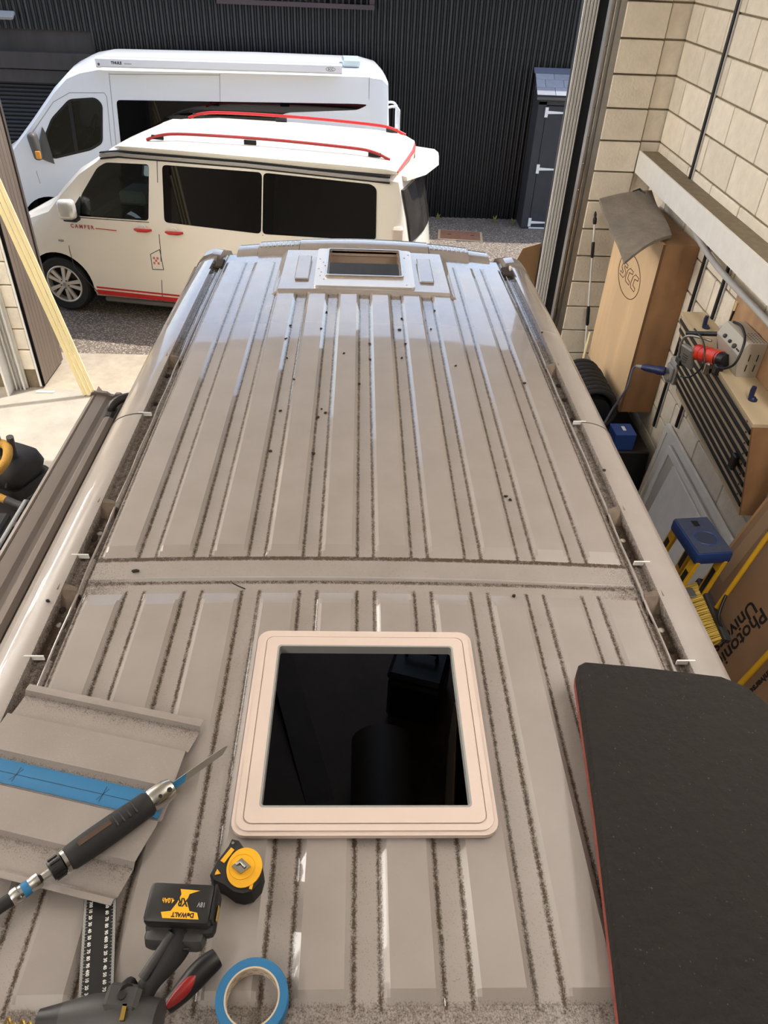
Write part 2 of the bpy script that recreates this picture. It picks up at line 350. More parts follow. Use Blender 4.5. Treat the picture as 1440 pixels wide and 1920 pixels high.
# ------------------------------------------------------------------ the setting
DOOR_Y, DOOR_Z, CEIL_Z = 6.9, 4.55, 5.3
def wx(y): return 2.27+.04*(y-5.0)                     # inner face of the right wall
BLK_Z0, BLK_H, BLK_L = 3.36-.225*14, .225, .49
def setting():
    struct(G().box(-7, 2.9, -4, DOOR_Y+.02, -.3, 0), 'floor', M_CONC)
    struct(G().box(-7, 6, DOOR_Y+.02, 7.78, -.3, -.004), 'floor_apron', M_APRON)
    struct(G().box(-16, 14, 7.78, 24, -.3, -.012), 'ground_yard', M_YARD)
    struct(G().box(-7.2, 3.0, -4.2, DOOR_Y+.3, CEIL_Z, CEIL_Z+.2), 'ceiling', M_CEIL)
    struct(G().box(-7, 3.0, -4.2, -4, 0, CEIL_Z), 'wall_back', M_WALLIN)
    struct(G().box(-7.2, -7, -4.2, DOOR_Y+.3, 0, CEIL_Z), 'wall_left', M_WALLIN)
    struct(G().box(-3.32, 1.9, DOOR_Y, DOOR_Y+.3, DOOR_Z, CEIL_Z), 'wall_front', M_WALLIN)
    # right wall: mortar body + blocks
    y0, y1 = -4, 6.55
    w = struct(G().prism([(wx(y0)+.012, y0), (wx(y1)+.012, y1), (wx(y1)+.4, y1), (wx(y0)+.6, y0)], 0, CEIL_Z), 'wall_right', M_MORTAR)
    ang = math.atan(.04)
    me = G().box(-.05, 0, -(BLK_L-.012)/2, (BLK_L-.012)/2, 0, BLK_H-.012, bev=.004).mesh('block', M_BLOCK)
    meh = G().box(-.05, 0, -.11, .11, 0, BLK_H-.012, bev=.004).mesh('block', M_BLOCK)
    for k in range(-1, 18):
        z = BLK_Z0+k*BLK_H
        if z < 0: continue
        off = .225 if k % 2 else 0.0
        n = 0
        yc = 6.01-off+BLK_L/2
        # closing piece in the corner
        lo = yc+BLK_L/2+.006 if False else 6.01-off+.006
        top = 6.255
        if top-lo > .08:
            h = (top-lo)/2; mm = G().box(-.05, 0, -h, h, 0, BLK_H-.012, bev=.004).mesh('block', M_BLOCK)
            inst(mm, 'block', w, Matrix.Translation((wx((top+lo)/2)+.05, (top+lo)/2, z)) @ Matrix.Rotation(-ang, 4, 'Z') )
        for j in range(9):
            y = 6.01-off-BLK_L*(j+.5)
            if y < 2.4 and z < 1.2: continue
            inst(me, 'block', w, Matrix.Translation((wx(y)+.05+random.uniform(-.002, .002), y, z)) @ Matrix.Rotation(-ang, 4, 'Z'))
    # pier beside the door
    PY = 6.25
    p = struct(G().box(1.842, 2.75, PY+.034, DOOR_Y+.3, 0, CEIL_Z), 'wall_pier', M_MORTAR)
    ma = G().box(1.845, 2.165, PY, PY+.05, 0, BLK_H-.013, bev=.004).mesh('block', M_BLOCK)
    mb = G().box(2.177, 2.335, PY+.02, PY+.06, 0, BLK_H-.013, bev=.004).mesh('block', M_BLOCK)
    for k in range(1, 18):
        z = BLK_Z0+k*BLK_H
        inst(ma, 'block', p, Matrix.Translation((0, 0, z))); inst(mb, 'block', p, Matrix.Translation((0, random.uniform(0, .006), z)))
    # left return wall with blocks
    q = struct(G().box(-7, -3.36, 6.962, 7.25, 0, CEIL_Z), 'wall_front_return', M_MORTAR)
    mc = G().box(-.2, .2, 6.95, 7.0, 0, BLK_H-.013, bev=.004).mesh('block', M_BLOCK)
    mch = G().box(-.094, .094, 6.95, 7.0, 0, BLK_H-.013, bev=.004).mesh('block', M_BLOCK)
    for k in range(0, 14):
        z = BLK_Z0+k*BLK_H
        for j in range(3):
            x = -3.555-(.2 if k % 2 else 0)-.412*j
            if k % 2 and j == 0: inst(mch, 'block', q, Matrix.Translation((-3.449, 0, z)))
            inst(mc, 'block', q, Matrix.Translation((x, 0, z)))
    # boarded reveal at the left of the opening
    rv = struct(G().box(-3.36, -3.318, 6.96, 7.56, .02, CEIL_Z), 'trim_1', M_TIMBER_DARK)
    mbd = G().box(-.012, 0, -.036, .036, 0, 4.4, bev=.003).mesh('board', M_BOARD)
    for i in range(8): inst(mbd, 'board', rv, Matrix.Translation((-3.30, 7.0+.073*i, .03)))
    G().box(-3.325, -3.302, 6.952, 6.964, .02, 4.4).ob('edge_strip', M_BLACKMATT, rv)
    G().box(-3.348, -3.328, 6.94, 6.950, .02, 4.4).ob('edge_strip', M_WHITE_METAL, rv)
    G().box(-3.35, -3.29, 7.56, 7.60, .85, 4.4).ob('edge_strip', M_TIMBER_DARK, rv)
    # black corrugated building across the yard
    WY = 13.42
    b = struct(G().box(-13, 12, WY+.03, WY+.25, -.05, 3.34), 'wall_opposite', M_TIMBER_DARK)
    def sheet(name, width, z0, z1, pitch=.0912, amp=.022):
        n = int(round(width/pitch))*8; g = G(); v = []; f = []
        for i in range(n+1):
            x = width*i/n; y = -amp*math.cos(2*math.pi*x/pitch)
            v += [(x, y, z0), (x, y, z1)]
        f = [[2*i, 2*i+2, 2*i+3, 2*i+1] for i in range(n)]
        return g.add(v, f).mesh(name, M_CORR, 60)
    SW = .912
    lowm = sheet('corrugated_sheet', SW, -.03, 2.62); upm = sheet('corrugated_sheet', SW, 2.56, 3.36)
    for i in range(-8, 12):
        x = -.5+i*SW
        if x > -4.6: inst(lowm, 'corrugated_sheet', b, Matrix.Translation((x, WY, 0)))
        inst(upm, 'corrugated_sheet', b, Matrix.Translation((x, WY-.016, 0)))
    G().box(-13, 12, WY-.05, WY+.3, 3.33, 3.40).ob('wall_capping', M_SHUT, b)
    # window of the opposite building, only its sill shows
    wn = struct(G().box(-2.2, .16, WY-.09, WY, 2.985, 3.045), 'window_1', mat('window_frame_dark', rgb(58, 44, 46), .5))
    G().box(-2.2, -2.12, WY-.06, WY, 3.045, 3.34).ob('window_frame', MATS['window_frame_dark'], wn)
    G().box(.08, .16, WY-.06, WY, 3.045, 3.34).ob('window_frame', MATS['window_frame_dark'], wn)
    G().box(-2.12, .08, WY-.03, WY-.02, 3.045, 3.34).ob('pane', M_TINT, wn)
    # door guides
    t = struct(G().box(1.70, 1.862, 6.93, 6.99, 0, 4.6), 'trim_2', M_BLACK)
    for i in range(6):
        x = 1.702+i*.027; G().prism([(x, 0), (x, -.008), (x+.003, -.012), (x+.018, -.012), (x+.022, -.008), (x+.022, 0)], 0, 4.6, Matrix.Translation((0, 6.93, 0))).ob('flute', M_ALU, t)
    tr = struct(G().box(1.80, 1.845, 6.262, 6.30, 0, 4.7), 'trim_3', M_STEEL)
    G().box(1.742, 1.80, 6.285, 6.30, 0, 4.7).ob('guide_flange', M_STEEL, tr)
    G().box(1.735, 1.745, 6.262, 6.34, 0, 4.7).ob('guide_lip', M_STEEL, tr)
    G().box(1.765, 1.772, 6.268, 6.285, 0, 4.7).ob('guide_lip', M_CHROME, tr)
    G().box(1.822, 1.8415, 6.42, 6.925, 0, 4.7).ob('gap_shade_strip', M_BLACKMATT, tr)  # matt black strip standing in for the unlit gap beside the guide
    G().box(1.832, 1.8415, 6.285, 6.42, 0, 4.7).ob('guide_cover', M_STEEL, tr)
    for i in range(16): 
        G().lathe([(.007, 0), (.007, .006), (.0, .009)], 8, Matrix.Translation((1.752, 6.285, .9+i*.2)) @ Matrix.Rotation(math.pi/2, 4, 'X')).ob('bolt', M_CHROME, tr)
    tl = struct(G().box(-3.62, -3.60, 6.76, 6.94, 0, 4.6), 'trim_4', M_WHITE_METAL)
    G().box(-3.60, -3.47, 6.93, 6.948, 0, 4.6).ob('guide_plate', M_WHITE_METAL, tl)
    for i, (x, m) in enumerate(((-3.575, M_WHITE_METAL), (-3.535, M_SKINNYGREY), (-3.495, M_WHITE_METAL))):
        G().tube([(x, 6.90, 0), (x, 6.90, 4.6)], .011, 8).ob('guide_rod', m, tl, 40)
    G().lathe([(.045, 0), (.045, .03), (.03, .04), (0, .04)], 14, Matrix.Translation((-3.70, 6.95, .22)) @ Matrix.Rotation(math.pi/2, 4, 'X')).ob('round_box', M_WHITE_METAL, tl, 40)
    # ledge along the right wall
    s0, s1 = 1.0, 6.24
    lg = struct(G().loft([[(wx(s)-.14, s, 2.50), (wx(s)+.01, s, 2.50), (wx(s)+.01, s, 2.615), (wx(s)-.14, s, 2.615)] for s in (s0, s1)]), 'trim_5', M_MORTAR)
    G().loft([[(wx(s)-.152, s, 2.46), (wx(s)-.14, s, 2.46), (wx(s)-.14, s, 2.62), (wx(s)-.152, s, 2.62)] for s in (s0, s1)]).ob('ledge_face', M_WHITE_METAL, lg)
    # unseen fill lights added as hanging battens: they light downwards and wash the ceiling
    spots = ((-4.6, 3.2, 'inner left row, near end', 1.0), (-4.6, 5.6, 'inner left row, door end', 1.0), (-6.2, 3.2, 'outer left row, near end', 1.0), (-6.2, 5.6, 'outer left row, door end', 1.0), (1.75, 1.5, 'above the kneeling pad, by the right wall', .5), (-1.6, -1.3, 'behind the camera end of the van', .5))
    glow = emis('fill_glow', (1, .95, .87, 1), 3)
    for x, y, w, pw in spots:
        zf = CEIL_Z-1.1
        c = root('added_fill_light', 'added white fill light, unseen, hanging from the garage ceiling, '+w, 'light', (x, y, zf), group='added garage fill lights')
        hw = .25 if x < -4 else .08
        G().box(x-hw-.02, x+hw+.02, y-.92, y+.92, zf, zf+.05, bev=.01).ob('housing', M_LAMPSHADE, c)
        G().box(x-hw, x+hw, y-.9, y+.9, zf-.04, zf, bev=.01).ob('diffuser', glow, c)
        for yy in (y-.6, y+.6): G().tube([(x, yy, zf+.05), (x, yy, CEIL_Z)], .005, 6).ob('wire', M_STEEL, c)
        for up in (0, 1):  # downward and upward emitters of the added fill
            ld = D.lights.new('batten', 'AREA'); ld.shape = 'RECTANGLE'; ld.size = hw*2; ld.size_y = 1.8; ld.energy = pw*FILL_POWER*(UPLIGHT if up else 1); ld.color = (1, .965, .925)
            lo = D.objects.new('fill_lamp', ld); COL.objects.link(lo); lo.parent = c
            lo.matrix_local = Matrix.Translation((0, 0, .06)) @ Matrix.Rotation(math.pi, 4, 'X') if up else Matrix.Translation((0, 0, -.05)) @ Matrix.Rotation(math.radians(TILT if x < -4 else 0), 4, 'Y')
setting()

# ------------------------------------------------------------------ the van whose roof fills the picture
PER, RZ = .1432, 2.59
RIBX = [(i-4.5)*PER for i in range(10)]
PK = [(2.18, 2.60), (1.455, 1.675), (1.112, 1.32)]     # mounting pockets along each gutter
SIDEP = [(.752, .004), (.78, .002), (.81, -.006), (.835, -.018), (.855, -.036), (.872, -.062), (.888, -.10), (.903, -.16), (.918, -.25), (.935, -.40), (.955, -.60)]
def refine(t, n=3):
    out = []
    for i in range(len(t)-1):
        p = [t[max(i-1, 0)], t[i], t[i+1], t[min(i+2, len(t)-1)]]
        for k in range(n):
            u = k/n; x = t[i][0]+(t[i+1][0]-t[i][0])*u
            z = .5*((2*p[1][1])+(-p[0][1]+p[2][1])*u+(2*p[0][1]-5*p[1][1]+4*p[2][1]-p[3][1])*u*u+(-p[0][1]+3*p[1][1]-3*p[2][1]+p[3][1])*u**3)
            out.append((x, z))
    return out+[t[-1]]
SIDEP = refine(SIDEP)
def lerp_tab(t, x):
    if x <= t[0][0]: return t[0][1]
    for (a, b), (c, d) in zip(t, t[1:]):
        if x <= c: return b+(d-b)*(x-a)/(c-a)
    return t[-1][1]
def crown(x, y):
    z = -.018*(min(abs(x), .75)/.7)**2
    if y > 2.6: z -= .016*(y-2.6)**2
    return z
def ribend(i): return 3.30 if 2 <= i <= 7 else 3.715
def roof_h(x, y):
    """height over RZ and dirt amount"""
    d = .0; a = abs(x); ly = -.012
    if a > .752:
        z = lerp_tab(SIDEP, a)
        d = .02
        for p0, p1 in PK:
            if p0 < y < p1 and a < .772: pass
        return z, d
    if a > .700:                                       # gutter
        z = -.020; d = .68
        if a > .7505: z = .004; d = .35
        if .712 < a < .722: z = -.013; d = .35
        if .728 < a < .735: z = -.016; d = .75
        if a < .706: z = -.012-.008*(a-.700)/.006; d = .75
        inp = False
        for p0, p1 in PK:
            if p0 < y < p1 and .712 < a < .7515: z = -.030; d = 1.0 if p1 < 2.2 else .75; inp = True
        if 3.58 < y < 3.75 and a > .715: z = -.035; d = .9
        return z, d
    # ribbed field
    z = ly; best = 0.0; db = 9
    for i, c in enumerate(RIBX):
        u = abs(x-c)
        e = (.050-u)/.0145
        if e <= -3: continue
        for (y0, y1, b0, b1) in ((.415, 1.316, .02, .045), (1.447, ribend(i), .043, .02)):
            ex = max(0, min(1, e)); ey = max(0, min(1, min((y-y0)/b0, (y1-y)/b1)))
            best = max(best, min(ex, ey))
            if y0-.01 < y < y1+.01: db = min(db, abs(u-.050))
    z += .0105*best
    if db < .0065 and best < .5:
        d = max(d, 1.0*(1-db/.0065)**.6)
    if best < .05: d = max(d, .13)
    # dirty grooves by the front vent
    if y > 2.9 and best < .3 and abs(x) < .37: d = max(d, .42*sstep(2.9, 3.25, y)+.1)
    # cross joint
    t = abs(y-1.366)
    if t < .009: z += .006*math.cos(t/.009*math.pi/2); d = .05
    if -.020 < y-1.366 < -.009: d = max(d, .75)
    if .0 < 1.450-y < .016: d = max(d, 1.0 if 1.450-y < .010 else .45)
    if 1.317 < y < 1.45 and a > .52: d = max(d, .62*(a-.52)/.18*(1 if y < 1.366 else .6))
    if .39 < y < .415: d = max(d, .5)
    if y < .41: z = ly
    # the tray of the front vent
    if abs(x) < .425 and 3.255 < y:
        ex = max(0, min(1, (.425-abs(x))/.03)); ey = max(0, min(1, (y-3.255)/.02))
        z = max(z, ly+.022*min(ex, ey)); d = .05
        if min(ex, ey) < .9: d = .12
    if y > 3.74: d = max(d, .2)
    return z, d
def uniq(v, eps=.0012):
    v = sorted(v); o = [v[0]]
    for x in v[1:]:
        if x-o[-1] > eps: o.append(x)
    return o
HATCH = (-.198, .198, .727, 1.123)
VENT = (-.172, .172, 3.425, 3.765)
def van():
    v = root('panel_van', 'beige panel van with a dusty ribbed roof, filling the foreground of the garage', 'van', (0, 2.4, 0))
    xs = []
    for c in RIBX:
        for u in (.060, .0570, .0545, .0525, .0505, .0498, .048, .0455, .041, .0355, .025): xs += [c-u, c+u]
        xs.append(c)
    for s in (-1, 1):
        for a in (.6995, .7005, .703, .706, .7065, .7115, .7125, .717, .7215, .7225, .7275, .7285, .7345, .7355, .740, .744, .748, .7503, .752): xs.append(s*a)
        for a, _ in SIDEP: xs.append(s*a)
        for a in (.395, .425, .41): xs.append(s*a)
    xs += [HATCH[0], HATCH[1], VENT[0], VENT[1]]
    xs = uniq(xs)
    ys = [-.65, -.3, 0, .2, .3, .36]
    ys += [.386, .391, .400, .4145, .4155, .425, .4355]
    ys += [.5+.05*i for i in range(16)]
    ys += [1.265, 1.271, 1.29, 1.3155, 1.3175, 1.33, 1.345]
    ys += [1.346, 1.351, 1.357, 1.360, 1.363, 1.366, 1.369, 1.372, 1.3755, 1.377, 1.40, 1.42, 1.434, 1.4405, 1.4415, 1.4495, 1.4505, 1.47, 1.490, 1.51]
    ys += [1.55+.055*i for i in range(34)]
    ys += [3.25, 3.2555, 3.265, 3.276, 3.28, 3.29, 3.299, 3.301, 3.31, 3.5, 3.58, 3.6, 3.65, 3.694, 3.70, 3.714, 3.716, 3.73, 3.741, 3.76, 3.80, 3.85]
    for p0, p1 in PK:
        ys += [p0-.002, p0+.001, p1-.001, p1+.002]
    ys += [HATCH[2], HATCH[3], VENT[2], VENT[3]]
    ys = uniq(ys)
    verts = []; dirt = []
    for y in ys:
        for x in xs:
            z, d = roof_h(x, y); verts.append((x, y, RZ+z+crown(x, y))); dirt.append(d)
    nx = len(xs); faces = []
    for j in range(len(ys)-1):
        cy = (ys[j]+ys[j+1])/2
        for i in range(nx-1):
            cx = (xs[i]+xs[i+1])/2
            if HATCH[0] < cx < HATCH[1] and HATCH[2] < cy < HATCH[3]: continue
            if VENT[0] < cx < VENT[1] and VENT[2] < cy < VENT[3]: continue
            a = j*nx+i; faces.append([a, a+1, a+nx+1, a+nx])
    pm = RM[v.name].inverted()
    me = D.meshes.new('roof_panel'); me.from_pydata([tuple(pm @ Vector(p)) for p in verts], [], faces); me.materials.append(M_ROOF)
    at = me.attributes.new('dirt', 'FLOAT', 'POINT'); at.data.foreach_set('value', dirt)
    gl = me.attributes.new('dust', 'FLOAT', 'POINT'); gl.data.foreach_set('value', [1-sstep(.9, 3.1, p[1]) for p in verts])
    for p in me.polygons: p.use_smooth = True
    me.set_sharp_from_angle(angle=math.radians(9)); me.update()
    ro = D.objects.new('roof_panel', me); COL.objects.link(ro); ro.parent = v; RM[ro.name] = RM[v.name]
    ro['label'] = 'beige ribbed roof skin streaked with dirt'
    # body sides, rear, nose, floor
    for s in (-1, 1):
        G().loft([[(s*.955, y, RZ-.60+crown(.75, y)), (s*.985, y, 1.4), (s*1.0, y, 1.1), (s*1.0, y, .4), (s*.94, y, .35)] for y in (-.65, 0, 1.5, 2.6, 3.3, 3.85)], cap0=False, cap1=False, closed=False).ob('body_side', M_VANPAINT, v, 40)
        G().box(s*.86, s*.90, -.6, 3.9, .6, 2.45).ob('side_lining', mat('lining_ply', rgb(96, 72, 52), .8, var=.2, vs=3), v)
    G().box(-.95, .95, -.66, -.62, .35, 2.55, bev=.03).ob('rear_door', M_VANPAINT, v)
    G().box(-.95, .95, -.6, 4.6, .5, .58).ob('cargo_floor', mat('cargo_floor', rgb(112, 86, 66), .7, var=.25, vs=3), v)
    st = [(3.85, .955, .35, 1.3, .87, 2.46, 2.545), (4.05, .97, .35, 1.3, .84, 2.40, 2.50), (4.35, .99, .35, 1.3, .83, 2.15, 2.24), (4.75, 1.0, .35, 1.25, .82, 1.72, 1.80), (4.92, 1.0, .35, 1.15, .86, 1.38, 1.44), (5.3, .97, .38, 1.0, .82, 1.16, 1.22), (5.48, .86, .42, .8, .7, .92, .96)]
    def ring(t):
        y, w, zb, zl, wu, zu, zt = t
        h = [(w-.06, zb), (w, zb+.08), (w, zl), (wu, zu), (wu-.12, zu+(zt-zu)*.7), (0, zt)]
        return [(-a, y, z) for a, z in h]+[(a, y, z) for a, z in h[-2::-1]]
    body, ws = G(), G()
    R = [ring(t) for t in st]
    for i in range(len(R)-1):
        n = len(R[0])
        for k in range(n-1):
            q = [R[i][k], R[i][k+1], R[i+1][k+1], R[i+1][k]]
            tgt = ws if (1 <= i <= 3 and 3 <= k <= 6) else body
            tgt.add(q, [[0, 1, 2, 3]])
    body.add(R[-1], [list(range(len(R[-1])))])
    body.ob('nose', M_VANPAINT, v, 40); ws.ob('windscreen', M_GLASS, v, 40)
    # rounded trim along the front of the roof
    def tz(x): return 2.548-.020*(x/.7)**2
    def ty(x): return 3.86-.07*(x/.7)**2
    def trim(x0, x1, name, up=0.0, ribs=0):
        g = G(); rings = []
        for i in range(9):
            x = x0+(x1-x0)*i/8; y = ty(x); z = tz(x)+up
            rings.append([(x, y, z-.03), (x, y, z+.004), (x, y+.03, z+.024), (x, y+.10, z+.036), (x, y+.20, z+.018), (x, y+.27, z-.05)])
        g.loft(rings, closed=False, cap0=False, cap1=False)
        g.add(rings[0], [list(range(6))]); g.add(rings[-1], [list(range(6))])
        o = g.ob(name, M_ROOF, v, 25)
        for k in range(ribs):
            xa = x0+(x1-x0)*(k+.5)/ribs
            G().box(xa-.007, xa+.007, ty(xa)+.065, ty(xa)+.125, tz(xa)+up+.020, tz(xa)+up+.0366, bev=.003).ob('grip_rib', M_ROOF, o)
        return o
    trim(-.66, -.555, 'front_trim', -.010); trim(-.552, -.342, 'front_trim', 0, 9); trim(-.338, .338, 'front_trim', .004); trim(.342, .552, 'front_trim', 0, 9); trim(.555, .66, 'front_trim', -.010)
    for s in (-1, 1):
        g = G(); rr = []
        for (x, y, z) in ((.735, 3.78, 2.545), (.78, 3.78, 2.552), (.82, 3.77, 2.54), (.85, 3.75, 2.51), (.875, 3.72, 2.46)):
            rr.append([(s*x, y, z-.03), (s*x, y, z+.012), (s*(x-.005), y+.06, z+.016), (s*(x-.03), y+.16, z-.02), (s*(x-.04), y+.2, z-.1)])
        g.loft(rr, closed=False, cap0=False, cap1=False); g.add(rr[0], [list(range(5))]); g.ob('corner_trim', M_ROOF, v, 25)
        G().box(s*.705, s*.745, 3.63, 3.74, 2.535, 2.553, bev=.006).ob('drain_clip', M_DIRT, v)
    # raised wedge and bright slot at each pocket
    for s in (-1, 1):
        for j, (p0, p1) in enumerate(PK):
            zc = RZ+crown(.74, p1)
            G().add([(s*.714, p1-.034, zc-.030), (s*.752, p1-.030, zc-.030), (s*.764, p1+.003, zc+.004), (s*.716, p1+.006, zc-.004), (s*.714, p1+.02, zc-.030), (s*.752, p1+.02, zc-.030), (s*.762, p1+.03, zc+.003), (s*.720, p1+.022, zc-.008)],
                    [[0, 1, 2, 3], [3, 2, 6, 7], [0, 3, 7, 4], [1, 5, 6, 2], [4, 7, 6, 5]]).ob('pocket_cap', mat('shaded_cap_paint', rgb(112, 96, 82), .7, var=.35, vs=40), v)  # cap paint darkened to stand for the shade on its face
            G().box(s*.724, s*.768, p0-.004, p0, zc-.010, zc+.0045, bev=.001).ob('pocket_lip', M_WHITE_METAL, v)
            if j:
                G().lathe([(.008, 0), (.008, .004), (.004, .006), (0, .006)], 10, Matrix.Translation((s*.735, p0+.12, zc-.030))).ob('plug', M_VANPAINT if s > 0 else M_ROOF, v, 40)
            for q in range(3):
                xx = s*random.uniform(.722, .745); yy = random.uniform(p0+.03, p1-.03)
                G().lathe([(0, 0), (.009, .001), (.006, .006), (0, .008)], 7, Matrix.Translation((xx, yy, zc-.031)) @ Matrix.Diagonal((1, random.uniform(1, 2), 1, 1))).ob('sealant_blob', M_DIRT, v)
        G().tube([(s*x, 2.17, RZ+crown(.75, 2.17)+z) for x, z in SIDEP[:22]], .0022, 5).ob('panel_joint', M_WBLACK, v)
        # sealant bead in the gutter
        pts = [(s*(.7165+.0012*math.sin(y*23)), y, RZ+crown(.72, y)-.0125) for y in [1.0+.05*i for i in range(54)]]
        G().tube(pts, .0035, 6).ob('sealant_bead', M_ROOF, v, 60)
    # front vent: bright plate with upstand
    zp = RZ+crown(0, 3.5)+.012
    o = rrect(-.235, .235, 3.298, 3.80, .02); i_ = [(max(-.176, min(.176, x)), max(3.42, min(3.77, y))) for x, y in o]
    i_ = rrect(-.176, .176, 3.42, 3.77, .012)
    pl = G().ring(o, i_, zp, zp+.010).ob('vent_plate', mat('plate_satin', rgb(214, 208, 200), .22, metal=.5), v)
    G().ring(rrect(-.184, .184, 3.412, 3.778, .014), i_, zp-.05, zp+.016).ob('upstand', mat('upstand_beige', rgb(172, 150, 132), .4), pl)
    G().ring(rrect(-.187, .187, 3.409, 3.781, .014), rrect(-.178, .178, 3.418, 3.772, .012), zp+.016, zp+.020).ob('upstand_rim', M_CHROME, pl)
    for s in (-1, 1):
        G().box(s*.262, s*.330, 3.385, 3.70, zp-.004, zp+.008, bev=.004).ob('raised_pad', M_ROOF, v)
    for k in range(10):
        a = random.choice((-1, 1))*random.uniform(.19, .228); G().lathe([(.004, 0), (.003, .002), (0, .002)], 8, Matrix.Translation((a, 3.33+.045*k, zp+.01))).ob('rivet', M_STEEL, pl)
    # lengthwise folded edge of the awning: own thing below
    return v
van()

def interior():
    """what shows through the two openings"""
    t = root('cardboard_sheet', 'folded cardboard sheet standing inside the van, seen through the large opening', 'cardboard', (.46, 1.86, .58))
    T = frame((.42, 1.86, .58), (.12, 1, 0), (.0, .05, 1))
    G().prism([(-.30, 0), (.25, 0), (.25, .52), (.15, .62), (-.30, .56)], -.004, .004, T).ob('panel', M_CARD, t)
    T2 = frame((.455, 2.12, .58), (.9, .35, 0), (0, 0, 1))
    G().prism([(0, 0), (.25, 0), (.25, .48), (0, .52)], -.004, .004, T2).ob('side_flap', M_CARD, t)
    t = root('storage_case', 'black case standing inside the van beside the cardboard', 'case', (.33, 2.52, .58))
    T = frame((.33, 2.52, .58), (1, -.3, 0), (.3, 1, 0))
    G().box(-.14, .14, -.16, .16, 0, .30, T, bev=.02).ob('body', M_BLACK, t); G().box(-.145, .145, -.165, .165, .30, .36, T, bev=.02).ob('lid', M_BLACK, t)
    G().tube([(-.08, 0, .36), (-.08, 0, .40), (.08, 0, .40), (.08, 0, .36)], .012, 6, T).ob('handle', M_BLACK, t)
    t = root('floor_roll', 'grey roll lying on the van floor under the large opening', 'roll', (.12, 1.75, .58))
    T = frame((.12, 1.75, .73), (0, 1, 0), (1, 0, 0))
    G().lathe([(.06, -.35), (.148, -.35), (.148, .4), (.06, .4)], 24, T @ Matrix.Rotation(math.pi/2, 4, 'Y'), caps=False).ob('outer_layer', mat('roll_grey', rgb(84, 66, 52), .6, var=.2), t, 40)
    G().lathe([(.055, -.34), (.06, -.34), (.06, .39), (.055, .39)], 16, T @ Matrix.Rotation(math.pi/2, 4, 'Y'), caps=False).ob('core', M_CARD, t, 40)
    t = root('timber_board', 'long grey board leaning inside the van under the large opening', 'board', (-.35, 1.3, .58))
    T = frame((-.20, 2.0, .585), (-.28, .9, .05), (.9, .28, 0))
    G().box(-.8, .9, -.07, .07, 0, .02, T, bev=.003).ob('board', mat('board_grey', rgb(104, 82, 66), .7, var=.2), t)
interior()

